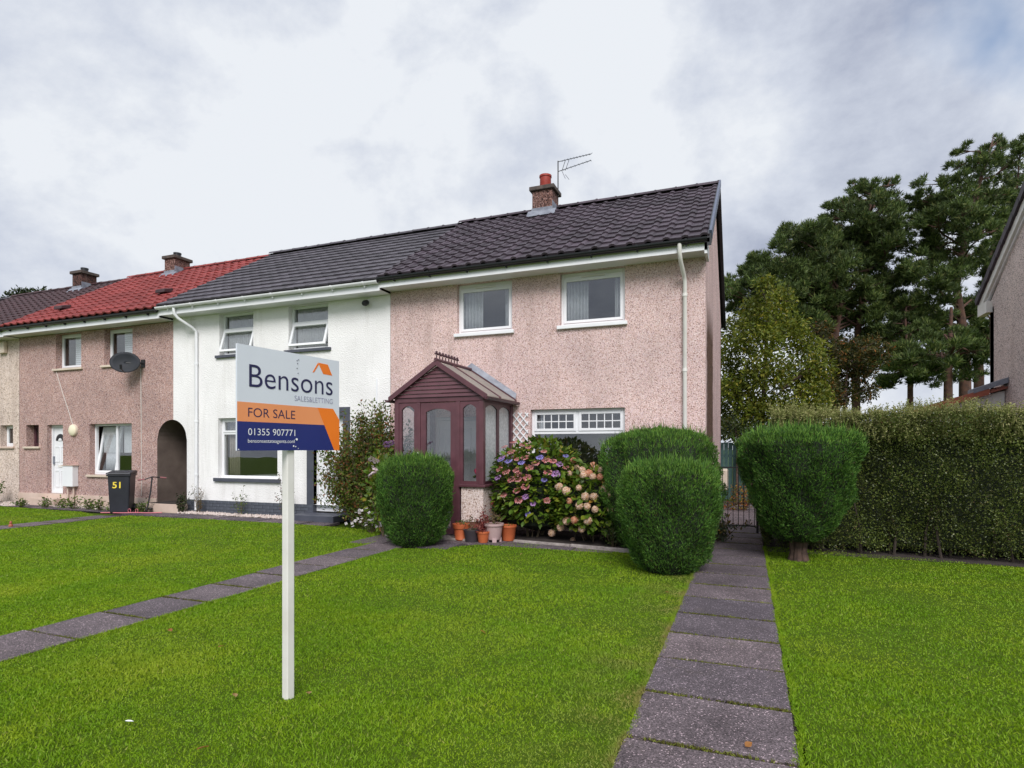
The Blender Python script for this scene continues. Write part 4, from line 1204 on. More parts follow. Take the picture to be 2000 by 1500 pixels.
for s in (1, -1):
    for k in range(-2, 9):
        c0 = z0+k*.16
        pts = []
        # line z = c0 + s*(x) clipped to the panel
        for x in np.linspace(x0, x1, 60):
            z = c0 + s*1.15*(x-x0) + (0 if s > 0 else .33)
            if z0 <= z <= z1: pts.append((x, z))
        if len(pts) < 4: continue
        (xa, za_), (xb, zb_) = pts[0], pts[-1]
        L_ = math.hypot(xb-xa, zb_-za_)
        o = bpy.data.objects.new('slat', sgm); COL.objects.link(o); o.parent = TR
        if not sgm.materials: sgm.materials.append(M['white'])
        o.location = ((xa+xb)/2, -.012 if s > 0 else -.024, (za_+zb_)/2); o.rotation_euler = (0, -math.atan2(zb_-za_, xb-xa), 0); o.scale = (L_/.44, 1, 1)
UB = thing('meter_cabinet', (-.65, 13.1, .6), 'beige utility cabinet on the gable wall behind the iron gate', 'cabinet')
MB().box(.003, .30, -.25, .25, .10, .54).build('case', M['cream'], UB, bevel=.03, world=False)
MB().tube([(.05, -.1, .1), (.05, -.1, -.55)], .02, 8).build('pipe', M['lead'], UB, world=False)

# iron gate at the side of the main house
GT = thing('garden_gate', (-.2, 11.85, 0), 'black iron bar gate closing the path beside the gable', 'gate')
gx0, gx1 = -.62, .16
MB().box(gx0, gx1, 11.84, 11.856, 1.20, 1.225).build('top_rail', M['iron'], GT)
MB().box(gx0, gx1, 11.84, 11.856, .12, .145).build('bottom_rail', M['iron'], GT)
bar = MB().tube([(0, 0, .145), (0, 0, 1.2)], .007, 6).mesh('bar'); bar.materials.append(M['iron'])
for k in range(9):
    o = bpy.data.objects.new('bar', bar); COL.objects.link(o); o.parent = GT; o.matrix_parent_inverse = Matrix.Translation(-Vector(GT.location))
    o.location = (gx0+.02+(gx1-gx0-.04)*k/8, 11.848, 0)
MB().box(gx1+.01, gx1+.05, 11.83, 11.87, -.1, 1.3).build('gate_post', M['iron'], GT)
MB().box(gx1-.10, gx1+.0, 11.815, 11.84, .78, .84).build('latch', M['iron'], GT)
# teal board fence at the end of the back garden
FN = thing('board_fence', (-.2, 19.0, 0), 'weathered teal board fence across the back garden beyond the gate', 'fence')
M['teal'] = plain('teal_fence_paint', (.055, .115, .11), (.03, .07, .07), 6, .8, 40, .3)
bdm = MB().box(0, .115, 0, .02, 0, 1.7).mesh('board'); bdm.materials.append(M['teal'])
for k in range(26):
    o = bpy.data.objects.new('board', bdm); COL.objects.link(o); o.parent = FN; o.matrix_parent_inverse = Matrix.Translation(-Vector(FN.location))
    o.location = (-1.6+k*.122, 19.0+random.uniform(-.006, .006), .03+random.uniform(-.02, .02))
for z in (.4, 1.3): MB().box(-1.62, 1.6, 19.03, 19.07, z, z+.08).build('rail', M['teal'], FN)

# ------------------------------------------------------------------ wheelie bin, scooter, rope
BN = thing('wheelie_bin', (-14.12, 9.98, 0), 'dark wheelie bin marked 51 in yellow standing outside the rose house', 'bin', rz=R(40))
b = MB()
ws, ds = (.20, .235), (.23, .265)      # half widths bottom/top
lo = [(-ws[0], -ds[0]), (ws[0], -ds[0]), (ws[0], ds[0]), (-ws[0], ds[0])]; hi = [(-ws[1], -ds[1]), (ws[1], -ds[1]), (ws[1], ds[1]), (-ws[1], ds[1])]
b.v = [(x, y_, .02) for x, y_ in lo]+[(x, y_, .92) for x, y_ in hi]
b.f = [(3, 2, 1, 0), (4, 5, 6, 7), (0, 1, 5, 4), (1, 2, 6, 5), (2, 3, 7, 6), (3, 0, 4, 7)]
b.build('body', M['binplastic'], BN, bevel=.03, world=False)
MB().box(-.255, .255, -.285, .285, .90, .945).build('rim', M['binplastic'], BN, bevel=.01, world=False)
b = MB().prism([(-.31, .95), (-.29, .985), (.20, 1.03), (.29, 1.01), (.30, .95)], 'x', -.26, .26)
b.build('lid', M['binplastic'], BN, bevel=.015, world=False)
MB().tube([(-.2, .33, .97), (.2, .33, .97)], .016, 8).box(-.2, -.17, .27, .33, .955, .985).box(.17, .2, .27, .33, .955, .985).build('handle', M['black'], BN, world=False)
for xx in (-.23, .23):
    wb_ = MB().lathe([(.03, -.025), (.10, -.02), (.10, .02), (.03, .025)], (0, 0), 16)
    mt = Matrix.Translation((xx, .22, .10)) @ Matrix.Rotation(R(90), 4, 'Y'); wb_.v = [tuple(mt @ Vector(q)) for q in wb_.v]
    wb_.build('wheel', M['black'], BN, smooth=True, world=False)
M['yellow'] = plain('yellow_number', (.80, .62, .06), (.70, .52, .04), 12, .5, 40, .05)
num = lettering('51', 0, 1, 0, 1, M['yellow'], .02, 0, BN, .17, .15, 'house_number')
num.location = (-.13, -.2645, .62); num.rotation_euler = (R(-2.2), 0, 0)

SCO = thing('kick_scooter', (-13.75, 10.42, 0), 'black kick scooter with pink grips leaning on the rose house', 'scooter', rz=R(35))
mb = MB().box(-.06, .06, -.10, .42, .07, .095).build('deck', M['black'], SCO, bevel=.01, world=False)
MB().tube([(0, -.16, .10), (.03, -.05, .45), (.05, .02, .84)], .018, 8).build('stem', M['black'], SCO, smooth=True, world=False)
MB().tube([(-.10, -.05, .80), (.05, .02, .86), (.2, .1, .84)], .014, 8).build('handlebar', M['black'], SCO, world=False)
M['grip'] = plain('faded_pink_grip', (.35, .14, .15), None, 5, .6)
for (a, c) in (((-.22, -.12, .79), (-.10, -.05, .80)), ((.2, .1, .84), (.32, .17, .82))): MB().tube([a, c], .02, 8).build('grip', M['grip'], SCO, world=False)
for yy in (-.19, .45):
    wb_ = MB().lathe([(.02, -.014), (.06, -.014), (.066, 0), (.06, .014), (.02, .014)], (0, 0), 16)
    mt = Matrix.Translation((0, yy, .068)) @ Matrix.Rotation(R(90), 4, 'Y'); wb_.v = [tuple(mt @ Vector(q)) for q in wb_.v]
    wb_.build('wheel', M['black'], SCO, smooth=True, world=False)
RP = MB()
pts = [(-14.35+1.35*t_ , 9.62+.52*t_+.03*math.sin(t_*14), .03) for t_ in np.linspace(0, 1, 24)]
RP.tube(pts, .012, 6)
for cx_ in (-13.75, -13.58):
    RP.tube([(cx_+.045*math.cos(a), 9.93+(cx_+13.66)*.35, .075+.045*math.sin(a)) for a in np.linspace(0, 2*math.pi, 13)], .006, 5)
M['rope'] = plain('pink_rope', (.62, .20, .24), (.55, .15, .18), 8, .7)
tag(RP.build('skipping_rope', M['rope']), 'pink skipping rope with two rings lying in front of the bin', 'rope')
GN = thing('garden_ornament', (-13.62, 7.36, 0), 'tiny orange ornament beside the narrow path leading to the wheelie bin', 'ornament')
MB().lathe([(.03, 0), (.04, .02), (.035, .05), (.018, .065), (.026, .085), (.022, .105), (.004, .125)], (0, 0), 12).build('body', M['terracotta_trim'], GN, smooth=True, world=False)

# ------------------------------------------------------------------ dining set seen through the white house's window
M['tablewhite'] = plain('white_lacquer', (.70, .70, .72), None, 3, .3)
DT = thing('dining_table', (-11.0, 12.0, .14), 'white dining table just inside the white house ground floor window', 'table')
MB().box(-.75, .75, -.45, .45, .70, .75).build('table_top', M['tablewhite'], DT, bevel=.006, world=False)
for sx in (-.68, .62):
    for sy in (-.40, .34): MB().box(sx, sx+.07, sy, sy+.07, 0, .70).build('leg', M['tablewhite'], DT, world=False)
for k, (x, y_, rz_) in enumerate(((-10.15, 11.7, -75), (-11.3, 12.75, 180), (-10.7, 12.75, 180))):
    CH = thing('dining_chair', (x, y_, .14), ['pale high-back chair at the end of the white dining table', 'pale high-back chair on the far side of the white dining table', 'pale high-back chair on the far side of the white dining table'][k], 'chair', None if k == 0 else 'chairs on the far side of the dining table', R(rz_))
    MB().box(-.22, .22, -.22, .22, .42, .48).build('seat', M['tablewhite'], CH, bevel=.01, world=False)
    MB().box(-.21, .21, -.26, -.21, .46, 1.05, Matrix.Rotation(R(8), 4, 'X')).build('backrest', M['tablewhite'], CH, bevel=.01, world=False)
    for sx in (-.2, .16):
        for sy in (-.2, .16): MB().box(sx, sx+.04, sy, sy+.04, 0, .42).build('leg', M['tablewhite'], CH, world=False)

# ------------------------------------------------------------------ vegetation
def grow(name, arr, mat, parent=None, kind=None, world=True):
    o = link(name, polymesh(name, arr), mat, parent, world)
    if kind: tag(o, kind=kind)
    return o

def in_poly(px, py, poly):
    ins = np.zeros(len(px), bool); j = len(poly)-1
    for i_ in range(len(poly)):
        xi, yi = poly[i_]; xj, yj = poly[j]
        c = ((yi > py) != (yj > py)) & (px < (xj-xi)*(py-yi)/(yj-yi+1e-12)+xi)
        ins ^= c; j = i_
    return ins
# --- mown grass
def grass_points():
    out_ = []
    for L in LAWNS:
        xs = [q[0] for q in L]; x0, x1 = max(min(xs), -22), min(max(xs), 6.5)
        for (ya, yb, dens) in ((1.2, 3.2, 11500), (3.2, 5.0, 8200), (5.0, 7.0, 4200), (7.0, 11.0, 2400)):
            n = int((x1-x0)*(yb-ya)*dens)
            px = RNG.uniform(x0, x1, n); py = RNG.uniform(ya, yb, n)
            k = in_poly(px, py, L)
            k &= (px > -1.5*py-6) & (px < 1.1*py+1.5)            # what the lens can see, with a margin for side steps
            far = np.hypot(px, py)
            k &= (RNG.random(n) < np.clip(9.0/np.maximum(far, .1), .25, 1)*1.0)
            out_.append(np.stack([px[k], py[k], np.zeros(k.sum())], 1))
    return np.concatenate(out_)
gp = grass_points()
n = len(gp); far = np.hypot(gp[:, 0], gp[:, 1])
hgt = RNG.uniform(.010, .025, n)*(1+.25*np.sin(gp[:, 0]*3.1+np.cos(gp[:, 1]*2.3)*2))
wid = .0019 + .0005*far
d = unit(rnd(n)*np.array([.75, .75, .0]) + np.array([0, 0, 1.0]))
s = unit(np.cross(d, rnd(n)))
tri = np.stack([gp-s*wid[:, None], gp+s*wid[:, None], gp+d*hgt[:, None]], 1)
# tufts and moss in the slab joints and along the path edges
jp = []
for (xa, xb, yy) in JOINTS:
    m = int((xb-xa)*900); q = np.stack([RNG.uniform(xa, xb, m), np.full(m, yy)+RNG.normal(0, .009, m), np.full(m, .004)], 1)
    keep = np.sin(q[:, 0]*9+yy*5)+RNG.normal(0, .5, m) > -.5
    jp.append(q[keep])
jp = np.concatenate(jp); m = len(jp)
def tuft_tris(q, hmin, hmax, wd, lean):
    m = len(q); dj = unit(rnd(m)*np.array([lean, lean, .0])+np.array([0, 0, .8])); sj = unit(np.cross(dj, rnd(m)))
    hj = RNG.uniform(hmin, hmax, m)
    return np.stack([q-sj*wd, q+sj*wd, q+dj*hj[:, None]], 1)
MOSS = leafmat('joint_moss', [(0, (.05, .035, .015)), (.4, (.11, .10, .02)), (.75, (.16, .20, .02)), (1, (.24, .26, .05))], (.7, 1.3), 5, .8, .2)
mo = grow('moss', tuft_tris(jp, .010, .026, .004, .9), MOSS)
tag(mo, 'olive moss and grass tufts growing in the joints between paving slabs', 'moss', kind='stuff')
ep = []
for (xe, ya, yb, sg) in ((-.62, .8, 8.1, -1), (.265, .8, 10.3, 1), (-5.075, .8, 8.0, 1), (-5.757, .8, 8.4, -1)):
    m = int((yb-ya)*900); yy = RNG.uniform(ya, yb, m)
    ep.append(np.stack([xe+sg*(.004+.016*np.sin(yy*7+xe)*np.sin(yy*2.3)+RNG.normal(0, .010, m)), yy, np.zeros(m)], 1))
trj = tuft_tris(np.concatenate(ep), .016, .038, .0038, .9)
gr = grow('grass', np.concatenate([tri, trj]), M['grass'])
tag(gr, 'short mown bright green grass covering the front lawns', 'grass', kind='stuff')

# --- clipped conifers
CONIFER = leafmat('conifer_sprays', [(0, (.075, .050, .022)), (.035, (.06, .055, .02)), (.06, (.028, .075, .016)), (.4, (.055, .135, .022)), (.75, (.085, .195, .026)), (1, (.15, .28, .045))], (.7, 1.25), 4.5, .6, .25)
CONIFER_TIP = leafmat('conifer_pale_tips', [(0, (.09, .19, .028)), (.6, (.15, .28, .04)), (1, (.21, .35, .06))], (.8, 1.2), 4.5, .6, .3)
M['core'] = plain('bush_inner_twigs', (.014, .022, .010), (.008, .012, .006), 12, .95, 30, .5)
def conifer(name, loc, prof, label, count, seed, lump=.05, trunk=None):
    rg = np.random.default_rng(seed)
    T = thing(name, loc, label, 'bush')
    pr_ = np.array(prof); seg = pr_[1:]-pr_[:-1]
    ln_ = np.linalg.norm(seg, axis=1); area = ln_*np.maximum(.02, (pr_[1:, 0]+pr_[:-1, 0])/2)
    which = rg.choice(len(area), count, p=area/area.sum()); t_ = rg.random(count)
    rz_ = pr_[which]+seg[which]*t_[:, None]
    nr = np.stack([seg[which][:, 1], -seg[which][:, 0]], 1); nr /= np.linalg.norm(nr, axis=1, keepdims=True)
    th = rg.uniform(0, 2*math.pi, count)
    lm = 1+lump*np.sin(3*th+seed)*np.sin(2.1*rz_[:, 1]*3+seed)+lump*.7*np.sin(7*th+4*rz_[:, 1]*2.5)+lump*.6*np.sin(13*th-6*rz_[:, 1]+seed)*np.sin(5*rz_[:, 1]+3*th)
    rad = rz_[:, 0]*lm - np.abs(rg.normal(0, .035, count))
    p = np.stack([rad*np.cos(th), rad*np.sin(th), rz_[:, 1]-np.abs(rg.normal(0, .015, count))], 1)
    nrm = np.stack([nr[:, 0]*np.cos(th), nr[:, 0]*np.sin(th), nr[:, 1]], 1)
    dd = unit(nrm*.55+np.array([0, 0, .85])+rg.normal(0, .28, (count, 3)))
    l_ = rg.uniform(.028, .065, count)*(1+.6*(nr[:, 1] > .5)*rg.random(count))*np.where(rg.random(count) < .05, 1.5+.9*(nr[:, 1] > .35), 1); w_ = rg.uniform(.008, .0125, count)
    bare = rg.random(count) > np.clip((p[:, 2]-prof[0][1]+.02)/.22, .25, 1)
    p[bare] *= np.array([.93, .93, 1])
    a1 = leaf_quads(p, dd, l_, w_)
    # side sprays
    p2 = p+dd*(l_*.35)[:, None]
    a2 = leaf_quads(p2, unit(dd+rg.normal(0, .55, (count, 3))), l_*.6, w_*.8)
    tip = (nr[:, 1] > .12) & (rg.random(count) < .42)  # a share of the upward-facing sprays takes the paler green
    grow('foliage', np.concatenate([a1[~tip], a2]), CONIFER, T, 'stuff', world=False)
    grow('pale_tips', a1[tip], CONIFER_TIP, T, 'stuff', world=False)
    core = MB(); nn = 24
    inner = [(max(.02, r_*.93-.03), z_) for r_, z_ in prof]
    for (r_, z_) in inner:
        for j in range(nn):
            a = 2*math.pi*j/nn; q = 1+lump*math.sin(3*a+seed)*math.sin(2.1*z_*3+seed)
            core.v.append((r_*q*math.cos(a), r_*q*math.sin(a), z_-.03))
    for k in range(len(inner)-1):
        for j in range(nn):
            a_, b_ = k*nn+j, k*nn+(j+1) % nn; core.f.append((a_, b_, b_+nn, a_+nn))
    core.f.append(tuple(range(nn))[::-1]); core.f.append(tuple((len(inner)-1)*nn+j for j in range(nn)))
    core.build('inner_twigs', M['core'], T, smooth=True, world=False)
    if trunk:
        tb = MB()
        for k in range(6):
            a = k*1.05+.3
            tb.tube([(trunk*.75*math.cos(a), trunk*.75*math.sin(a), -.05), (trunk*.5*math.cos(a), trunk*.5*math.sin(a), .12), (trunk*.9*math.cos(a+.3), trunk*.9*math.sin(a+.3), prof[0][1]+.12)], [trunk*.62, trunk*.5, trunk*.4], 8)
        tb.build('trunk', M['bark'], T, smooth=True, world=False)
    return T
conifer('clipped_bush', (-.93, 7.86, 0), [(.02, .02), (.34, .03), (.47, .16), (.56, .45), (.605, .80), (.61, 1.08), (.575, 1.25), (.42, 1.35), (.02, 1.39)], 'dense clipped conifer bush beside the long path with worn turf at its foot', 36000, 3, .065, .12)
conifer('clipped_bush', (-1.28, 9.62, 0), [(.02, .03), (.6, .05), (.78, .3), (.88, .8), (.90, 1.2), (.86, 1.55), (.70, 1.73), (.40, 1.82), (.02, 1.85)], 'wide domed conifer bush against the front wall under the downpipe', 40000, 5, .075, .12)
conifer('clipped_bush', (-5.0, 8.42, 0), [(.02, .02), (.30, .03), (.46, .18), (.555, .5), (.585, .85), (.58, 1.12), (.53, 1.29), (.38, 1.38), (.02, 1.41)], 'rounded clipped conifer bush in front of the burgundy porch', 33000, 8, .065, .12)
conifer('clipped_bush', (.68, 9.25, 0), [(.02, .30), (.30, .32), (.44, .45), (.57, .75), (.69, 1.15), (.775, 1.48), (.78, 1.64), (.66, 1.75), (.38, 1.80), (.02, 1.83)], 'goblet shaped conifer bush on a short thick trunk in front of the hedge', 44000, 12, .075, .115)

# --- hedge along the neighbouring plot
HEDGE = leafmat('hedge_leaves', [(0, (.050, .075, .016)), (.45, (.082, .112, .022)), (.85, (.118, .148, .028)), (.97, (.16, .175, .045)), (1, (.20, .15, .07))], (.6, 1.3), 2.2, .45, .2, .45)
HSHOOT = leafmat('hedge_shoots', [(0, (.16, .19, .05)), (.5, (.24, .26, .085)), (1, (.36, .33, .15))], (.8, 1.15), 3, .55, .3)
HG_ = thing('hedge', (3.6, 10.5, 0), 'tall clipped privet hedge with pale new shoots along its top', 'hedge')
hx0, hx1, hy0, hy1, hz = .42, 8.5, 10.05, 11.5, 2.03
nf = 135000
side = RNG.random(nf)
x = RNG.uniform(hx0, hx1, nf); z = RNG.uniform(.05, hz+.04, nf)**1.0; yv = np.full(nf, hy0)
endm = side < .10; topm = side > .86
yv[endm] = RNG.uniform(hy0, hy1, endm.sum()); 
x2 = x.copy(); x2[endm] = hx0
z2 = z.copy(); z2[topm] = hz; yv[topm] = RNG.uniform(hy0, hy1, topm.sum())
wob = .10*np.sin(x2*2.1+z2*1.3)+.05*np.sin(x2*5.3-z2*3.7)+.035*np.sin(x2*11+z2*9)
slope = -.10*(z2/hz)                 # fuller towards the top
base = np.stack([x2+np.where(endm, -wob, 0)+RNG.normal(0, .02, nf), yv+np.where(~endm & ~topm, slope-wob, 0)+np.abs(RNG.normal(0, .075, nf))*np.where(endm | topm, 0, 1), z2+np.where(topm, wob*.8-np.abs(RNG.normal(0, .03, nf)), 0)], 1)
nrm = np.where(endm[:, None], [-1, 0, .2], np.where(topm[:, None], [0, -.1, 1], [0, -1, .25]))
dd = unit(nrm*.5+rnd(nf, .55)+np.array([0, 0, .25]))
keep = RNG.random(nf) < np.where(z2 < .1, .5, 1)
keep &= x2 < 6.6
grow('foliage', leaf_quads(base, dd, RNG.uniform(.024, .042, nf), RNG.uniform(.014, .022, nf))[keep], HEDGE, HG_, 'stuff')
ns = 6500
sx_ = RNG.uniform(hx0-.05, 6.6, ns); sy_ = hy0-.12+np.abs(RNG.normal(0, .28, ns)); sz_ = hz+.02-.42*RNG.random(ns)**1.6
ht_ = RNG.uniform(.08, .24, ns)*(1+.25*np.sin(sx_*3))
P0 = np.stack([sx_, sy_, sz_], 1); D0 = unit(rnd(ns, .22)+np.array([0, -.1, 1]))
shoots = [leaf_quads(P0, D0, ht_, .006)]
for k in range(7):
    f_ = (k+.6)/7; shoots.append(leaf_quads(P0+D0*(ht_*f_)[:, None], unit(D0*.4+rnd(ns, .8)), RNG.uniform(.022, .042, ns), .016))
grow('shoots', np.concatenate(shoots), HSHOOT, HG_, 'stuff')
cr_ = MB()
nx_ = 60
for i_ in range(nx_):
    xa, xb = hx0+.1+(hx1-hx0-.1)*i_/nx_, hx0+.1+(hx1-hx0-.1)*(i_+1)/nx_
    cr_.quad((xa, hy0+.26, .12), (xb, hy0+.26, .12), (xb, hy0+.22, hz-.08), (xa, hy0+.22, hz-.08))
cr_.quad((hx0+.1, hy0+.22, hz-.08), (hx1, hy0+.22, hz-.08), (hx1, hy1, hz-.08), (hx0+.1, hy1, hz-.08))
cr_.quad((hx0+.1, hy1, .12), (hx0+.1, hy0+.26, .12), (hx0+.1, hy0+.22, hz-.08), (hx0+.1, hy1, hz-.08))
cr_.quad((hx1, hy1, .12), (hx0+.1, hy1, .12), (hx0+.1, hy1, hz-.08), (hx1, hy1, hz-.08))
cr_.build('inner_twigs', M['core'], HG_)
st = MB()
for k in range(34):
    xx = .6+k*.19+random.uniform(-.16, .16); yy = hy0+random.uniform(.05, .4)
    st.tube([(xx, yy, -.05), (xx+random.uniform(-.06, .06), yy+.03, .35), (xx+random.uniform(-.15, .15), yy+.05, .75)], [.022, .016, .01], 6)
st.build('stems', M['hedge_stem'], HG_)
hs = MB().quad((.3, 9.85, .004), (9, 9.62, .004), (9, 11.8, .004), (.3, 11.8, .004)).build('hedge_bed', M['soil']); tag(hs, kind='structure')

# --- projecting picture directions into the place, only to lay out the trees
FPX = 1162.0
def at(u, v, depth):
    xr = (u-1000)/FPX; c_, s_ = math.cos(R(21.5)), math.sin(R(21.5))
    return Vector((depth*(-s_+xr*c_), depth*(c_+xr*s_), CAM_H+(875-v)/FPX*depth))

NEEDLE = leafmat('pine_needles', [(0, (.028, .048, .014)), (.5, (.064, .102, .025)), (.85, (.115, .165, .038)), (1, (.18, .19, .055))], (.6, 1.3), .7, .6, .15)
def tufts(c, r, n, rg, per=8, l=.30, w_=.038, flat=.85):
    """needle tufts gathered in small pads through a flattened ball"""
    k_ = max(5, int(9*r*r))
    q = rg.normal(0, 1, (k_, 3)); q = q/np.linalg.norm(q, axis=1, keepdims=True)*(rg.random((k_, 1))**.35)
    pads = np.array(c)+q*np.array([r, r, r*flat]); pr_ = r*rg.uniform(.22, .46, k_)
    w0 = pr_**2; idx = rg.choice(k_, n, p=w0/w0.sum())
    g_ = rg.normal(0, 1, (n, 3)); g_ = g_/np.linalg.norm(g_, axis=1, keepdims=True)*(rg.random((n, 1))**.4)
    p = pads[idx]+g_*pr_[idx][:, None]*np.array([1, 1, .75])
    up = unit(g_*np.array([.7, .7, .3])+q[idx]*.3+np.array([0, 0, .8]))
    P_ = np.repeat(p, per, 0); D_ = unit(np.repeat(up, per, 0)*.9+rg.normal(0, .45, (n*per, 3)))
    return leaf_quads(P_, D_, rg.uniform(.6, 1.1, n*per)*l, w_)
def pine(label, depth, trunk_px, clumps, seed, tr=.24, group='tall pines behind the hedge'):
    rg = np.random.default_rng(seed); rd = random.Random(seed)
    base = at(trunk_px[0][0], 875, depth); base.z = 0
    T = thing('pine_tree', base, label, 'tree', group)
    pts = [Vector((base.x, base.y, -.2))]+[at(u, v, depth) for u, v in trunk_px]
    n_ = len(pts)
    tk = MB().tube(pts, [tr*(1-.75*k/(n_-1)) for k in range(n_)], 9).build('trunk', M['pinebark'], T, smooth=True)
    arrs = []; lb = MB()
    more = [(u+rd.uniform(-.9, .9)*r_, v+rd.uniform(-.4, .9)*r_, r_*rd.uniform(.55, .85)) for (u, v, r_) in clumps for _ in range(2) if v > 380]
    for (u, v, r_) in clumps+more:
        dep = depth+rd.uniform(-2.4, 2.4)
        c = at(u, v, dep); rr = r_/FPX*dep*1.22
        m = max(80, int(280*rr*rr))
        arrs.append(tufts(c, rr, m, rg))
        # limb from the trunk
        zt = max(min(c.z-.25*math.hypot(c.x-base.x, c.y-base.y), pts[-1].z), pts[1].z+.5)
        a_ = None
        for k in range(n_-1):
            if pts[k].z <= zt <= pts[k+1].z:
                t_ = (zt-pts[k].z)/(pts[k+1].z-pts[k].z+1e-6); a_ = pts[k].lerp(pts[k+1], t_)
        if a_ is None: a_ = pts[-1]
        mid_ = a_.lerp(c, .5)+Vector((rd.uniform(-.3, .3), rd.uniform(-.3, .3), rd.uniform(-.1, .35)))
        lb.tube([a_, mid_, c], [.065, .04, .015], 6)
        for _ in range(4):
            e_ = c+Vector((rd.uniform(-1, 1), rd.uniform(-1, 1), rd.uniform(-.3, .7)))*rr*.8
            lb.tube([mid_.lerp(c, .5), e_], [.03, .01], 5)
    lb.build('limbs', M['pinebark'], T)
    grow('crown', np.concatenate(arrs), NEEDLE, T, 'stuff')
    return T
pine('spreading pine low behind the pale leafy tree next to the gable', 31, [(1632, 740), (1633, 650), (1645, 580), (1600, 500)],
     [(1440, 560, 28), (1428, 590, 20), (1478, 530, 34), (1520, 502, 34), (1562, 475, 38), (1590, 455, 24), (1500, 570, 40), (1550, 550, 44), (1600, 520, 44), (1460, 605, 28), (1605, 580, 40), (1560, 610, 34), (1520, 640, 30), (1600, 640, 32), (1660, 620, 26), (1630, 560, 30)], 21)
pine('pine with a forked flat top between the spreading pine and the tallest pine', 32, [(1672, 740), (1676, 640), (1690, 540), (1700, 430), (1700, 380)],
     [(1671, 366, 15), (1640, 402, 22), (1622, 432, 22), (1682, 392, 28), (1715, 375, 22), (1746, 362, 15), (1752, 394, 24), (1700, 422, 38), (1650, 442, 38), (1738, 430, 32), (1622, 482, 38), (1682, 472, 42), (1738, 478, 32), (1665, 530, 40), (1722, 520, 30), (1640, 600, 34), (1700, 590, 30), (1745, 640, 28), (1690, 640, 24), (1720, 570, 30), (1770, 540, 26), (1660, 680, 24), (1710, 680, 28), (1740, 600, 26)], 22)
pine('tallest pine of the group with a broad dark crown', 30, [(1885, 720), (1880, 640), (1868, 560), (1890, 430), (1925, 320)],
     [(1938, 278, 17), (1962, 290, 15), (1876, 296, 14), (1884, 322, 22), (1908, 306, 17), (1932, 314, 27), (1958, 336, 27), (1822, 352, 22), (1806, 386, 17), (1850, 372, 32), (1900, 372, 36), (1946, 390, 34), (1832, 422, 36), (1880, 430, 40), (1930, 448, 36), (1804, 440, 22), (1826, 482, 38), (1874, 500, 38), (1790, 520, 26), (1838, 552, 38), (1884, 600, 30), (1800, 606, 34), (1848, 640, 34)], 23, .30)
pine('pine half hidden by the neighbouring roof', 34, [(1912, 730), (1908, 640), (1932, 500), (1985, 380)],
     [(1992, 292, 20), (2005, 330, 34), (1985, 385, 32), (2035, 372, 44), (1980, 440, 30), (2040, 450, 44), (1925, 510, 34), (1985, 500, 26), (1935, 565, 30), (2020, 520, 40), (1905, 660, 30)], 24, .30)
pine('slim pine with low drooping boughs above the hedge', 27, [(1852, 720), (1856, 680), (1858, 600)],
     [(1800, 690, 34), (1840, 700, 34), (1885, 700, 34), (1760, 700, 26), (1815, 730, 24), (1865, 668, 28), (1920, 690, 22)], 25, .22)
pine('slender pine with two thin bare stems over the hedge', 29, [(1778, 740), (1772, 690), (1768, 620)],
     [(1760, 640, 30), (1790, 650, 28), (1740, 668, 24), (1722, 700, 24), (1775, 600, 26), (1700, 715, 22), (1750, 725, 24), (1780, 735, 20), (1730, 745, 16)], 26, .16)
pine('dark thin pine close by the edge of the neighbouring gable', 33, [(1940, 720), (1944, 640), (1946, 560)],
     [(1930, 600, 26), (1955, 570, 24), (1940, 640, 22), (1965, 530, 22)], 27, .16)

def leafy_tree(name, label, depth, trunk_px, clumps, mat, seed, per=190, l=.11, tr=.10, spread=1.0, cat='tree'):
    rg = np.random.default_rng(seed); rd = random.Random(seed)
    base = at(trunk_px[0][0], 875, depth); base.z = 0
    T = thing(name, base, label, cat)
    pts = [Vector((base.x, base.y, -.1))]+[at(u, v, depth) for u, v in trunk_px]
    n_ = len(pts)
    MB().tube(pts, [tr*(1-.7*k/(n_-1)) for k in range(n_)], 8).build('trunk', M['bark'], T, smooth=True)
    arrs = []; lb = MB()
    for (u, v, r_) in clumps:
        dep = depth+rd.uniform(-1.3, 1.3)*spread
        c = at(u, v, dep); rr = r_/FPX*dep*1.08
        m = max(60, int(per*rr*rr*2.2))
        q = rg.normal(0, 1, (m, 3)); q = q/np.linalg.norm(q, axis=1, keepdims=True)*(rg.random((m, 1))**.42)
        p = np.array(c)+q*np.array([rr, rr, rr*.85])
        for _ in range(3):
            arrs.append(leaf_quads(p+rg.normal(0, .05, (m, 3)), unit(q*.5+rg.normal(0, .6, (m, 3))+np.array([0, 0, -.15])), rg.uniform(.6, 1.2, m)*l, l*.42))
        a_ = min(pts[1:], key=lambda w_: abs(w_.z-(c.z-.5)))
        mid_ = a_.lerp(c, .55)+Vector((rd.uniform(-.2, .2), rd.uniform(-.2, .2), .15))
        lb.tube([a_, mid_, c], [.035, .022, .008], 5)
        for _ in range(3):
            lb.tube([mid_, c+Vector((rd.uniform(-1, 1), rd.uniform(-1, 1), rd.uniform(-.4, .9)))*rr*.8], [.014, .004], 4)
    lb.build('limbs', M['bark'], T)
    grow('crown', np.concatenate(arrs), mat, T, 'stuff')
    return T
LIME = leafmat('yellow_green_leaves', [(0, (.055, .085, .010)), (.4, (.12, .155, .015)), (.8, (.19, .215, .022)), (1, (.28, .24, .035))], (.6, 1.25), .9, .5, .35)
OLIVE = leafmat('olive_autumn_leaves', [(0, (.022, .032, .008)), (.5, (.055, .060, .012)), (.85, (.11, .09, .018)), (1, (.26, .09, .025))], (.6, 1.2), .9, .5, .3)
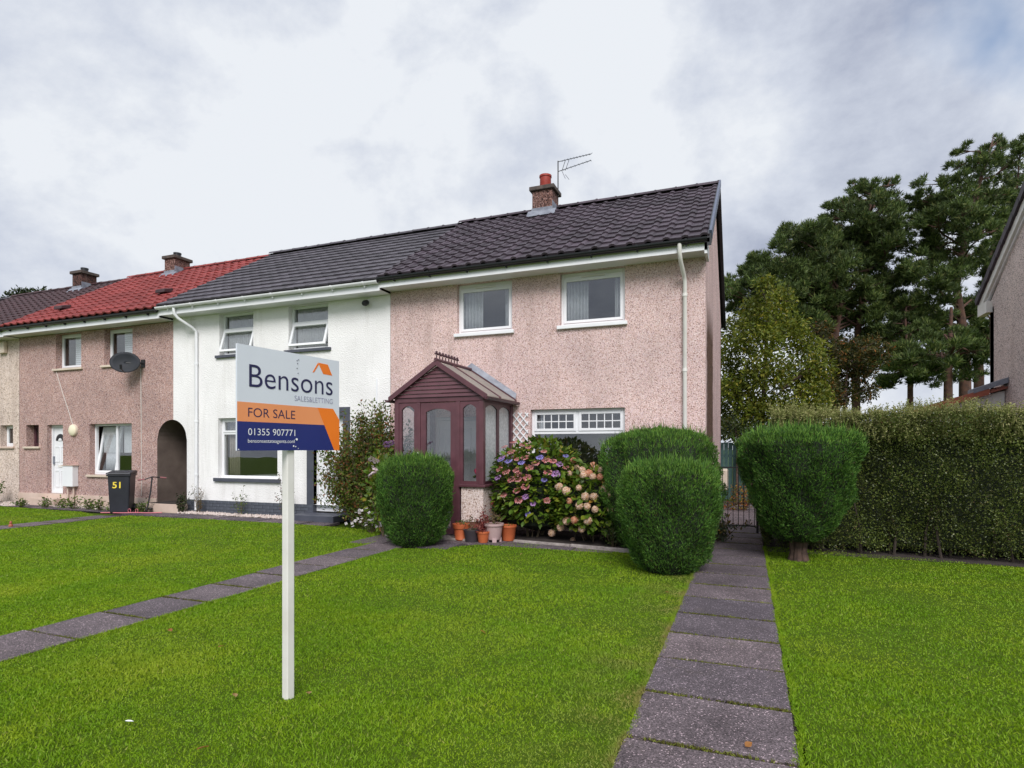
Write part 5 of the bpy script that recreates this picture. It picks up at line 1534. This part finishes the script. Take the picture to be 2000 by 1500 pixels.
DARKLEAF = leafmat('dark_leaves', [(0, (.010, .020, .006)), (.6, (.028, .045, .010)), (1, (.06, .08, .016))], (.6, 1.2), 1.2, .5, .25)
leafy_tree('leafy_tree', 'yellow green leafy tree rising just beyond the gable', 20, [(1490, 800), (1495, 690), (1500, 600)],
           [(1495, 552, 20), (1520, 588, 32), (1478, 604, 32), (1445, 640, 34), (1422, 688, 34), (1480, 660, 44), (1536, 642, 40), (1576, 684, 34), (1442, 742, 46), (1500, 722, 46), (1556, 742, 40), (1590, 768, 30), (1432, 800, 44), (1480, 804, 46), (1600, 720, 30), (1570, 800, 34), (1600, 800, 26), (1460, 850, 34), (1532, 804, 40), (1418, 838, 26), (1415, 760, 30)], LIME, 31, 400, .15)
leafy_tree('autumn_tree', 'olive brown tree turning orange under the pines', 24, [(1650, 780), (1655, 720)],
           [(1618, 690, 30), (1658, 686, 34), (1698, 678, 26), (1640, 728, 30), (1686, 722, 24), (1612, 756, 28), (1600, 650, 24), (1650, 765, 26), (1690, 765, 22), (1720, 690, 22), (1625, 785, 24)], OLIVE, 32, 400, .15)
leafy_tree('dark_shrub', 'dark shrub filling the back garden behind the gate', 17.5, [(1440, 900), (1440, 860)],
           [(1425, 835, 24), (1455, 850, 26), (1490, 850, 30), (1478, 900, 24), (1500, 930, 26)], DARKLEAF, 33, 420, .10, .05, .4, 'shrub')
FIRE = leafmat('orange_yellow_leaves', [(0, (.05, .065, .010)), (.45, (.15, .13, .015)), (.8, (.33, .14, .02)), (1, (.42, .10, .03))], (.7, 1.2), 2, .5, .3)
leafy_tree('autumn_shrub', 'yellow and orange shrub glowing behind the gate bars', 15.0, [(1455, 1000), (1455, 960)],
           [(1440, 960, 18), (1462, 975, 18), (1450, 1000, 20), (1470, 940, 14), (1430, 985, 14)], FIRE, 34, 240, .07, .03, .3, 'shrub')
leafy_tree('far_tree', 'dark treetop showing above the brown roof at the end of the terrace', 42, [(60, 760), (60, 620)],
           [(25, 586, 18), (55, 580, 20), (85, 580, 18), (105, 578, 10), (60, 610, 34)], DARKLEAF, 35, 160, .26, .2)

# --- hydrangeas
HYL = leafmat('hydrangea_leaves', [(0, (.055, .11, .012)), (.4, (.10, .18, .016)), (.8, (.17, .24, .022)), (.95, (.25, .25, .03)), (1, (.32, .16, .03))], (.7, 1.2), 3, .45, .3, .45)
def one_leaf(l, w_):
    b = MB(); n_ = 5
    for k in range(n_):
        t0, t1 = k/n_, (k+1)/n_
        f = lambda t_: w_*.5*math.sin(math.pi*min(1, t_**.8))*(1 if t_ < 1 else 0)
        for s in (-1, 1):
            z = lambda t_, e_: -.18*l*t_*t_ + .16*w_*e_
            b.quad((0, t0*l, z(t0, 0)), (s*f(t0), t0*l, z(t0, 1)), (s*f(t1), t1*l, z(t1, 1)), (0, t1*l, z(t1, 0)))
    me = b.mesh('leaf'); me.materials.append(None); return me
LEAFV = [one_leaf(.14, .095), one_leaf(.12, .085), one_leaf(.16, .10)]
def objleaf(name, stops):
    m, t, b = newmat(name)
    oi = N(t, 'ShaderNodeObjectInfo'); r = ramp(t, stops); t.links.new(oi.outputs['Random'], r.inputs[0])
    n2 = noise(t, 40, 3); rr = ramp(t, [(.3, (.8, .8, .8)), (.7, (1.15, 1.15, 1.1))]); t.links.new(n2.outputs['Fac'], rr.inputs[0])
    cc = mixc(t, 1.0, r.outputs[0], rr.outputs[0], 'MULTIPLY'); t.links.new(cc, b.inputs['Base Color']); b.inputs['Roughness'].default_value = .42
    tr = N(t, 'ShaderNodeBsdfTranslucent'); t.links.new(cc, tr.inputs['Color']); ms = N(t, 'ShaderNodeMixShader'); ms.inputs[0].default_value = .3
    t.links.new(b.outputs[0], ms.inputs[1]); t.links.new(tr.outputs[0], ms.inputs[2]); t.links.new(ms.outputs[0], t.nodes['Material Output'].inputs['Surface'])
    return m
LM = objleaf('hydrangea_leaf', [(0, (.055, .11, .012)), (.5, (.095, .175, .018)), (.85, (.16, .23, .022)), (.96, (.24, .23, .025)), (1, (.32, .16, .03))])
for me in LEAFV: me.materials[0] = LM
def floret(rg, c, nrm, r):
    """four petals round a point"""
    nrm = unit(np.array(nrm)); t1 = unit(np.cross(nrm, rg.normal(0, 1, 3))); t2 = np.cross(nrm, t1); out_ = []
    for k in range(4):
        a = k*math.pi/2+.4; d_ = t1*math.cos(a)+t2*math.sin(a); s_ = np.cross(nrm, d_)
        out_.append([c, c+d_*r*.6+s_*r*.45+nrm*r*.15, c+d_*r+nrm*r*.1, c+d_*r*.6-s_*r*.45+nrm*r*.15])
    return out_
def head_mesh(kind, seed, R_):
    rg = np.random.default_rng(seed); qs = []
    if kind == 'mop':
        n_ = 70
        for k in range(n_):
            z = 1-1.55*(k+.5)/n_; ph = k*2.39996; rr_ = math.sqrt(max(0, 1-z*z))
            d_ = np.array([rr_*math.cos(ph), rr_*math.sin(ph), z]); qs += floret(rg, d_*R_*rg.uniform(.88, 1.02), d_+rg.normal(0, .2, 3), R_*.34)
    else:
        for k in range(13):
            a = 2*math.pi*k/13+rg.normal(0, .1); rr_ = R_*rg.uniform(.78, 1.0)
            d_ = np.array([math.cos(a), math.sin(a), .35]); qs += floret(rg, np.array([rr_*math.cos(a), rr_*math.sin(a), rg.uniform(-.2, .15)*R_]), np.array([math.cos(a)*.5, math.sin(a)*.5, 1])+rg.normal(0, .2, 3), R_*.36)
        for k in range(40):
            a = rg.uniform(0, 6.28); rr_ = R_*.65*math.sqrt(rg.random()); qs += floret(rg, np.array([rr_*math.cos(a), rr_*math.sin(a), R_*.18*(1-(rr_/R_)**2)]), rg.normal(0, .4, 3)+np.array([0, 0, 1]), R_*.11)
    return polymesh('flower_head', np.array(qs))
def petalmat(name, stops):
    return leafmat(name, stops, (.85, 1.15), 8, .6, .3, .2)
PM = {'cream': petalmat('cream_petals', [(0, (.55, .30, .16)), (.35, (.70, .48, .30)), (.75, (.78, .60, .47)), (1, (.80, .62, .60))]),
      'peach': petalmat('peach_petals', [(0, (.55, .18, .10)), (.5, (.68, .32, .18)), (1, (.74, .48, .36))]),
      'pink': petalmat('pink_petals', [(0, (.35, .07, .07)), (.4, (.55, .17, .16)), (.8, (.68, .32, .33)), (1, (.72, .46, .46))]),
      'blue': petalmat('blue_petals', [(0, (.16, .13, .45)), (.5, (.26, .23, .62)), (1, (.42, .36, .72))]),
      'mauve': petalmat('mauve_petals', [(0, (.30, .12, .38)), (.5, (.48, .24, .56)), (1, (.62, .42, .66))])}
HEADS = {}
for k_, kind in (('cream', 'mop'), ('peach', 'mop'), ('pink', 'lace'), ('blue', 'lace'), ('mauve', 'lace')):
    vs = []
    for s_ in range(3):
        me = head_mesh(kind, 50+s_, .060 if kind == 'mop' else .062); me.materials.append(PM[k_]); vs.append(me)
    HEADS[k_] = vs
def hydrangea(label, root, ctr, rad, heads, nleaf_obj, nleaf, seed):
    """dome of big leaves; heads: (u, v, colour, scale) seen on the dome"""
    rg = np.random.default_rng(seed); rd = random.Random(seed)
    T = thing('hydrangea_bush', root, label, 'hydrangea')
    C_ = np.array(ctr); R_ = np.array(rad)
    def dome(n):
        q = rg.normal(0, 1, (n*3, 3)); q = unit(q); q = q[(q[:, 2] > -.62) & (q[:, 1] < .55)][:n]; return q
    q = dome(nleaf); p = C_+q*R_*(rg.random((len(q), 1))**.22)
    p[:, 2] = np.maximum(p[:, 2], .06)
    grow('foliage', leaf_quads(p, unit(q*.55+rg.normal(0, .45, (len(q), 3))+np.array([0, -.1, -.05])), rg.uniform(.09, .15, len(q)), rg.uniform(.06, .09, len(q)), np.array([[0, 0, 1.]])), HYL, T, 'stuff')
    q = dome(nleaf_obj*2); q = q[q[:, 1] < .25][:nleaf_obj]
    for v_ in q:
        pt = C_+v_*R_*rg.uniform(.93, 1.03); 
        if pt[2] < .12: continue
        o = bpy.data.objects.new('leaf', rd.choice(LEAFV)); COL.objects.link(o); o.parent = T; o.matrix_parent_inverse = Matrix.Translation(-Vector(root))
        o.location = pt
        yaw = math.atan2(-v_[0], v_[1])+rd.uniform(-.7, .7)
        o.rotation_euler = (rd.uniform(-.75, .15), rd.uniform(-.4, .4), yaw); s_ = rd.uniform(.75, 1.15); o.scale = (s_, s_, s_)
    stm = MB()
    for (u, v, colr, s_) in heads:
        # meet the dome along the sight line
        dv_ = np.array(at(u, v, 1.0))-np.array([0, 0, CAM_H]); o0 = (np.array([0, 0, CAM_H])-C_)/R_; dd_ = dv_/R_
        a_ = dd_@dd_; b_ = 2*o0@dd_; c_ = o0@o0-1.04; disc = b_*b_-4*a_*c_
        t_ = (-b_-math.sqrt(disc))/(2*a_) if disc > 0 else -b_/(2*a_)
        pt = np.array([0, 0, CAM_H])+dv_*t_
        o = bpy.data.objects.new('flower_head', rd.choice(HEADS[colr])); COL.objects.link(o); o.parent = T; o.matrix_parent_inverse = Matrix.Translation(-Vector(root))
        nn_ = unit((pt-C_)/R_**2); ax = Vector(nn_)*.55+Vector((0, -.25, .75)); 
        o.location = pt; o.rotation_euler = ax.to_track_quat('Z', 'Y').to_euler(); o.scale = (s_, s_, s_*(.75 if colr in ('pink', 'blue', 'mauve') else 1))
        stm.tube([tuple(pt), tuple(pt-np.array(nn_)*.18-np.array([0, 0, .05])), tuple(C_*.6+pt*.4-np.array([0, 0, .2]))], [.005, .006, .008], 5)
    for k in range(10):
        a = rd.uniform(0, 6.28); stm.tube([(root[0]+.15*math.cos(a), root[1]+.15*math.sin(a), 0), (ctr[0]+rad[0]*.5*math.cos(a), ctr[1]+rad[1]*.4*math.sin(a), ctr[2])], [.012, .007], 5)
    stm.build('stems', M['stem'], T)
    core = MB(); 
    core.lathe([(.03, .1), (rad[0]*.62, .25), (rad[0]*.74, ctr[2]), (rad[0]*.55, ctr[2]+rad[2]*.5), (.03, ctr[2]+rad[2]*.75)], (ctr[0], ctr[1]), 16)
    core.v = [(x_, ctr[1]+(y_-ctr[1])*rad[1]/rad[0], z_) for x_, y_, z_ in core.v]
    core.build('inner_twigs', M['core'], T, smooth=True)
    return T
lace = [(1003, 863, 'pink', 1), (1022, 868, 'pink', 1), (985, 872, 'pink', .9), (1032, 873, 'pink', .8), (998, 882, 'pink', 1), (1062, 881, 'pink', .8), (980, 893, 'mauve', .9), (978, 897, 'blue', 1.0), (993, 900, 'blue', .95), (1018, 903, 'blue', .9), (1025, 893, 'pink', 1), (1010, 896, 'pink', .8),
        (1054, 893, 'blue', .95), (1066, 898, 'pink', 1), (1080, 900, 'pink', .9), (1046, 904, 'pink', 1), (1034, 913, 'pink', 1), (1092, 906, 'mauve', .9), (1105, 912, 'pink', .8), (1105, 890, 'blue', .7), (975, 916, 'pink', .9), (988, 921, 'pink', 1), (1008, 918, 'pink', .9), (1013, 926, 'pink', .8), (972, 932, 'mauve', .9), (998, 936, 'pink', 1), (1012, 936, 'pink', .9), (1029, 932, 'pink', 1),
        (1070, 922, 'pink', 1), (1085, 925, 'mauve', 1.2), (1063, 937, 'blue', .7), (1026, 950, 'pink', 1), (1009, 958, 'pink', .9), (984, 965, 'pink', 1), (1013, 976, 'pink', 1.1), (1026, 970, 'mauve', .8), (1041, 983, 'mauve', .75), (1068, 977, 'pink', .9), (1031, 1004, 'blue', .7)]
mop = [(1120, 900, 'peach', .9), (1126, 913, 'cream', .8), (1137, 918, 'cream', .9), (1113, 924, 'cream', .9), (1159, 909, 'peach', .95), (1166, 915, 'cream', 1), (1176, 919, 'cream', 1), (1184, 907, 'peach', .9), (1150, 925, 'peach', 1.1), (1140, 928, 'cream', 1), (1158, 931, 'cream', .9), (1172, 932, 'peach', .9), (1188, 922, 'peach', .9), (1092, 951, 'cream', 1.05), (1106, 959, 'cream', 1.1), (1131, 953, 'cream', .8), (1180, 956, 'cream', 1),
       (1143, 970, 'cream', 1.05), (1160, 970, 'cream', 1), (1193, 967, 'cream', 1), (1112, 979, 'peach', .85), (1132, 988, 'cream', 1.05), (1147, 989, 'cream', .95), (1162, 995, 'cream', .9), (1193, 994, 'cream', 1), (1107, 1018, 'cream', 1.05), (1122, 1016, 'peach', 1), (1095, 1030, 'cream', 1), (1078, 1041, 'cream', 1.0), (1148, 1017, 'cream', 1.1), (1136, 1033, 'cream', .95), (1119, 1055, 'cream', .75)]
hydrangea('lacecap hydrangea with pink and blue flowers beside the porch', (-3.5, 9.95, 0), (-3.42, 10.0, .86), (.92, .72, .88), lace, 210, 2200, 61)
hydrangea('mophead hydrangea with cream and peach flowers under the window', (-2.4, 9.8, 0), (-2.42, 9.86, .62), (.78, .68, .62), mop, 150, 1500, 62)

# --- tall reddish shrub left of the porch
SHRUB = leafmat('shrub_leaves', [(0, (.045, .08, .012)), (.35, (.085, .135, .018)), (.68, (.15, .19, .026)), (.78, (.17, .085, .03)), (.92, (.24, .08, .032)), (1, (.22, .20, .08))], (.65, 1.25), 3, .5, .3)
SHT = thing('flowering_shrub', (-6.85, 9.9, 0), 'tall loose shrub with reddish tips between white door and porch', 'shrub')
rg = np.random.default_rng(71); arrs = []; stm = MB()
for k in range(360):
    a = rg.uniform(0, 6.28); lean = abs(rg.normal(0, .46)); h_ = rg.uniform(.7, 2.6)*(1-.34*min(1, lean))
    p0 = np.array([-6.85+.12*math.cos(a), 9.9+.1*math.sin(a), 0]); p1 = p0+np.array([math.cos(a)*lean*2.0, math.sin(a)*lean*.55, h_])
    p1[0] = max(min(p1[0], -6.02), -8.0); p1[1] = min(p1[1], FY-.06)
    mid_ = (p0+p1)/2+np.array([0, 0, .25*h_*.3]); stm.tube([p0, mid_, p1], [.008, .005, .002], 4)
    n_ = 110; t_ = rg.uniform(.12, 1, n_)[:, None]; P_ = (1-t_)**2*p0+2*t_*(1-t_)*mid_+t_*t_*p1+rg.normal(0, .045, (n_, 3))
    arrs.append(leaf_quads(P_, unit(rg.normal(0, .6, (n_, 3))+np.array([0, 0, .4])), rg.uniform(.04, .085, n_), .036))
stm.build('stems', M['stem'], SHT); grow('foliage', np.concatenate(arrs), SHRUB, SHT, 'stuff')
PALEPINK = petalmat('pale_pink_petals', [(0, (.60, .42, .48)), (.6, (.76, .62, .66)), (1, (.80, .74, .76))])
fm = head_mesh('lace', 90, .085); fm.materials.append(PALEPINK)
fb = head_mesh('lace', 91, .085); fb.materials.append(PM['mauve'])
YH = thing('young_hydrangea', (-5.95, 8.95, 0), 'pale pink lacecap hydrangea squeezed between shrub and clipped bush', 'hydrangea')
for (u, v, me) in ((759, 866, fb), (730, 898, fm), (735, 917, fm), (727, 925, fm)):
    o = bpy.data.objects.new('flower_head', me); COL.objects.link(o); o.parent = YH; o.matrix_parent_inverse = Matrix.Translation(-Vector(YH.location))
    o.location = at(u, v, 10.15); o.rotation_euler = (.6, 0, rg.uniform(0, 6))
q = unit(rg.normal(0, 1, (500, 3))); P_ = np.array([-6.02, 9.0, .85])+q*np.array([.30, .32, .75])*(rg.random((500, 1))**.4)
P_[:, 2] = np.maximum(P_[:, 2], .08)
grow('foliage', leaf_quads(P_, unit(q*.6+rg.normal(0, .5, (500, 3))), rg.uniform(.08, .13, 500), .06), HYL, YH, 'stuff')
MB().tube([(-5.97, 8.95, 0), (-6.0, 8.98, .7), (-5.95, 8.95, 1.5)], [.014, .01, .004], 5).tube([(-5.97, 8.95, 0), (-6.15, 8.9, .6), (-6.2, 8.9, 1.2)], [.012, .008, .004], 5).build('stems', M['stem'], YH)
def small_plant(name, label, loc, h_, spread, n, mat, seed, leaf=.05, stems=7, cat='plant', group=None, flowers=None):
    rg_ = np.random.default_rng(seed)
    T = thing(name, loc, label, cat, group); arrs_ = []; sm = MB()
    for k in range(stems):
        a = rg_.uniform(0, 6.28); l_ = abs(rg_.normal(0, spread*.6)); hh = h_*rg_.uniform(.55, 1.05)
        p0 = np.array([.03*math.cos(a), .03*math.sin(a), 0]); p1 = np.array([l_*math.cos(a), min(l_*math.sin(a), .14), hh])
        sm.tube([p0, (p0+p1)/2+np.array([0, 0, .1*hh]), p1], [.006, .004, .002], 4)
        m_n = max(6, n//stems); t_ = rg_.uniform(.15, 1, (m_n, 1)); P2 = p0*(1-t_)+p1*t_+np.array([0, 0, 1])*.2*hh*t_*(1-t_)+rg_.normal(0, leaf*.7, (m_n, 3))
        P2[:, 2] = np.maximum(P2[:, 2], .02)
        arrs_.append(leaf_quads(P2, unit(rg_.normal(0, .7, (m_n, 3))+np.array([0, -.1, .35])), rg_.uniform(.6, 1.2, m_n)*leaf, leaf*.5))
    sm.build('stems', M['stem'], T, world=False)
    grow('foliage', np.concatenate(arrs_), mat, T, 'stuff', world=False)
    if flowers:
        fl_mat, nf_ = flowers; qs = []
        for k in range(nf_):
            c_ = np.array([rg_.normal(0, spread*.6), rg_.normal(0, spread*.5), h_*rg_.uniform(.3, 1)]); qs += floret(rg_, c_, rg_.normal(0, .4, 3)+np.array([0, -.5, .8]), .035)
        grow('blossom', np.array(qs), fl_mat, T, 'stuff', world=False)
    return T
GREENP = leafmat('fresh_green_leaves', [(0, (.035, .07, .012)), (.5, (.08, .135, .018)), (1, (.16, .20, .04))], (.8, 1.2), 5, .5, .3)
ROSEL = leafmat('rose_bush_leaves', [(0, (.04, .06, .015)), (.5, (.09, .10, .02)), (.75, (.16, .06, .03)), (1, (.24, .08, .05))], (.8, 1.2), 5, .5, .3)
DRY = leafmat('dry_seed_heads', [(0, (.10, .07, .04)), (.5, (.19, .12, .07)), (1, (.10, .13, .04))], (.8, 1.2), 5, .7, .3)
RED = leafmat('dark_red_leaves', [(0, (.07, .012, .015)), (.5, (.17, .028, .032)), (1, (.30, .09, .07))], (.8, 1.2), 5, .5, .3)
WHITEP = petalmat('white_petals', [(0, (.55, .5, .52)), (1, (.80, .76, .78))])
small_plant('flowering_plant', 'low white and pink flowering plant at the foot of the reddish shrub', (-6.5, 9.35, 0), .42, .42, 420, GREENP, 81, .045, 12, flowers=(WHITEP, 60))
small_plant('rose_bush', 'leggy rose bush with reddish leaves between the white house window and door', (-9.55, 10.5, 0), .95, .30, 260, ROSEL, 82, .05, 9)
small_plant('pale_rose', 'small rose with pale yellow green leaves under the white house window', (-10.9, 10.5, 0), .62, .24, 120, GREENP, 83, .055, 6)
small_plant('dry_plant', 'dry brown seeding plant at the foot of the white downpipe', (-12.2, 10.5, 0), .75, .25, 330, DRY, 84, .035, 12)
small_plant('ivy_clump', 'dark green weed clump beside the passage step', (-12.75, 10.45, 0), .45, .22, 300, DARKLEAF, 85, .06, 9)
small_plant('leafy_plant', 'bushy leafy plant beside the beige wall at the end of the path', (-19.9, 10.25, 0), .62, .55, 650, GREENP, 86, .09, 14)
for k, (x, y_, h_) in enumerate(((-17.2, 10.1, .26), (-16.7, 10.2, .24), (-16.2, 10.15, .28), (-15.7, 10.2, .26), (-15.2, 10.15, .3), (-14.75, 10.2, .26), (-13.85, 10.25, .28), (-17.9, 9.95, .22))):
    small_plant('border_plant', ['low green weed in the bed below the rose house wall', 'green weed clump between the scooter and the passage step', 'small green weed in front of the white panelled door step'][0 if k < 6 else k-5], (x, y_, 0), h_, .22, 130, GREENP, 100+k, .07, 8, 'weed', 'weeds along the rose house' if k < 6 else None)
small_plant('path_plant', 'sprawling grey green plant spilling onto the path before the gate', (-.42, 10.6, 0), .42, .35, 420, leafmat('grey_green_leaves', [(0, (.05, .08, .05)), (.5, (.10, .14, .08)), (1, (.26, .17, .04))], (.8, 1.2), 5, .5, .3), 90, .07, 12)
small_plant('edge_plant', 'low yellow green plant at the gate post foot beside the hedge', (.32, 10.9, 0), .30, .2, 180, GREENP, 91, .06, 8)
small_plant('shade_plant', 'dark ground plant in shade between hydrangea and domed bush', (-1.95, 9.3, .02), .45, .35, 380, DARKLEAF, 92, .06, 12)
# white pebbles in the beds
def gravel(name, x0, x1, y0, y1, n, label, seed):
    rg_ = np.random.default_rng(seed); vs = []
    ico = np.array([[1, 0, 0], [-1, 0, 0], [0, 1, 0], [0, -1, 0], [0, 0, 1], [0, 0, -1]], float)
    fc = [(4, 0, 2), (4, 2, 1), (4, 1, 3), (4, 3, 0), (5, 2, 0), (5, 1, 2), (5, 3, 1), (5, 0, 3)]
    c = np.stack([rg_.uniform(x0, x1, n), rg_.uniform(y0, y1, n), rg_.uniform(.005, .03, n)], 1)
    s_ = rg_.uniform(.012, .03, (n, 1, 1))*rg_.uniform(.6, 1.2, (n, 1, 3))
    pts = c[:, None, :]+(ico+rg_.normal(0, .18, (n, 6, 3)))*s_
    tri_ = np.stack([pts[:, f_, :] for f_ in fc], 1).reshape(-1, 3, 3)
    o = grow(name, tri_, M['pebble']); tag(o, label, 'gravel', kind='stuff')
M['pebble'] = plain('white_pebble', (.62, .56, .53), (.46, .36, .32), 20, .8, 60, .1)
gravel('gravel', -12.7, -9.1, 10.33, 10.7, 1500, 'white and pink pebbles along the white house plinth', 1)
gravel('gravel', -20.5, -18.4, 9.95, 10.6, 900, 'white pebbles beside the peach door step', 2)
gravel('gravel', -17.3, -14.8, 10.25, 10.68, 500, 'pebbles in the bed below the rose house wall', 3)

# --- pots by the porch
def pot(label, loc, prof, mat, plant, seed, n=24, feet=False):
    T = thing('plant_pot', loc, label, 'plant pot')
    MB().lathe(prof, (0, 0), n).build('pot', mat, T, smooth=True, world=False)
    top = prof[-2][1]; r_ = prof[-1][0]
    MB().lathe([(r_*.98, top-.05), (r_*.98, top-.04)], (0, 0), n).build('soil', M['soil'], T, world=False)
    if feet:
        for k in range(4):
            a = k*math.pi/2+.5; MB().box(-.035, .035, -.02, .02, 0, .07, Matrix.Translation((prof[0][0]*.92*math.cos(a), prof[0][0]*.92*math.sin(a), 0)) @ Matrix.Rotation(a+math.pi/2, 4, 'Z')).build('foot', mat, T, world=False)
    mat_, h_, sp_, cnt, lf = plant
    rg_ = np.random.default_rng(seed); m_ = cnt; a = rg_.uniform(0, 6.28, m_); t_ = rg_.random(m_)
    P_ = np.stack([np.cos(a)*sp_*t_, np.sin(a)*sp_*t_, top-.04+h_*rg_.random(m_)*(1.1-.5*t_)], 1)
    grow('foliage', leaf_quads(P_, unit(rg_.normal(0, .6, (m_, 3))+np.array([0, 0, .6])), rg_.uniform(.6, 1.2, m_)*lf, lf*.4), mat_, T, 'stuff', world=False)
    return T
M['terracotta'] = plain('terracotta_plastic', (.52, .13, .045), (.43, .10, .035), 6, .55, 40, .05)
M['brass'] = plain('glazed_amber', (.30, .115, .025), (.20, .075, .02), 5, .25, 20, .05)
M['greypot'] = plain('slate_grey_plastic', (.055, .045, .055), None, 6, .5, 40, .05)
M['pinkpot'] = plain('pinkish_beige_plastic', (.48, .34, .34), (.42, .29, .29), 6, .5, 40, .05)
pot('amber pot with orange rim and small yellow green plant', (-4.50, 9.08, .016), [(.10, 0), (.115, .02), (.11, .035), (.13, .19), (.145, .20), (.155, .26), (.155, .275), (.135, .275), (.13, .24)], M['terracotta'], (GREENP, .10, .10, 50, .05), 1)
pot('dark grey pot with withered plant between amber and terracotta pots', (-4.26, 8.98, .016), [(.10, 0), (.105, .01), (.135, .18), (.14, .19), (.14, .205), (.12, .205), (.115, .18)], M['greypot'], (DRY, .26, .15, 150, .045), 2)
pot('small terracotta pot holding dark red leafy plant', (-4.05, 8.98, .016), [(.075, 0), (.08, .01), (.10, .15), (.112, .155), (.112, .185), (.095, .185), (.09, .16)], M['terracotta'], (RED, .34, .13, 170, .06), 3)
pot('pinkish beige footed pot with grey green heather', (-3.92, 9.12, .016), [(.115, .04), (.12, .05), (.15, .26), (.17, .27), (.17, .305), (.145, .305), (.14, .27)], M['pinkpot'], (DRY, .24, .16, 220, .045), 4, 24, True)
pot('plain terracotta pot tucked behind the beige footed pot', (-3.74, 9.33, .016), [(.10, 0), (.105, .01), (.13, .22), (.14, .23), (.14, .26), (.12, .26), (.115, .23)], M['terracotta'], (GREENP, .06, .08, 20, .04), 5)
small_plant('weed', 'dark red weed growing by the porch corner behind the pots', (-4.10, 9.24, 0), .62, .12, 110, RED, 95, .06, 5)
VS = thing('potted_geranium', (-4.36, 9.44, .945), 'bright pink flower in a white vase inside the porch window', 'vase')
MB().lathe([(.035, 0), (.05, .03), (.04, .09), (.03, .12), (.035, .14)], (0, 0), 14).build('vase', M['white'], VS, smooth=True, world=False)
hp = head_mesh('mop', 7, .075); hp.materials.append(petalmat('hot_pink_petals', [(0, (.60, .05, .13)), (.6, (.75, .14, .24)), (1, (.80, .35, .42))]))
o = bpy.data.objects.new('flower_head', hp); COL.objects.link(o); o.parent = VS; o.location = (.02, 0, .22)
a_ = rg.uniform(0, 6.28, 12); grow('foliage', leaf_quads(np.stack([-.02+.02*np.cos(a_), .02*np.sin(a_), np.full(12, .12)], 1), np.stack([np.cos(a_)-.5, np.sin(a_), rg.uniform(-.2, .6, 12)], 1), .09, .06), GREENP, VS, 'stuff', world=False)

# --- fallen leaves and a feather on the grass
FLM = objleaf('fallen_leaf', [(0, (.30, .12, .03)), (.5, (.42, .20, .05)), (1, (.36, .24, .10))])
flm = one_leaf(.055, .035); flm.materials[0] = FLM
def ground_at(u, v):
    t_ = CAM_H*FPX/(v-875); q = at(u, v, t_); return (q.x, q.y, .035)
for (u, v, lab) in ((427, 1273, 'curled orange leaf on the lawn between the sign post and the porch path'), (457, 1366, 'pale orange leaf lying in the grass near the sign post'), (330, 1237, 'small brown leaf beside the porch path'), (385, 1478, 'orange leaf lying in the grass not far from the white feather'), (1020, 1085, 'yellowed leaf near the flower bed edging'), (939, 1240, 'brown leaf in the middle of the main lawn'), (1300, 1163, 'tiny yellow leaf beside the clipped bush'), (1455, 1466, 'dry leaf lying on the long path slab'), (603, 1363, 'dry leaf right beside the sign post foot')):
    o = bpy.data.objects.new('fallen_leaf', flm); COL.objects.link(o); o.location = ground_at(u, v); o.rotation_euler = (rg.uniform(-.5, .5), rg.uniform(-.5, .5), rg.uniform(0, 6.28))
    if v == 1466: o.location.z = .02
    tag(o, lab, 'leaf', 'fallen leaves')
fe = one_leaf(.05, .013); fe.materials[0] = M['white']
o = bpy.data.objects.new('feather', fe); COL.objects.link(o); o.location = ground_at(244, 1422); o.location.z = .04; o.rotation_euler = (.1, .2, -1.2)
tag(o, 'small white feather lying on the lawn', 'feather')
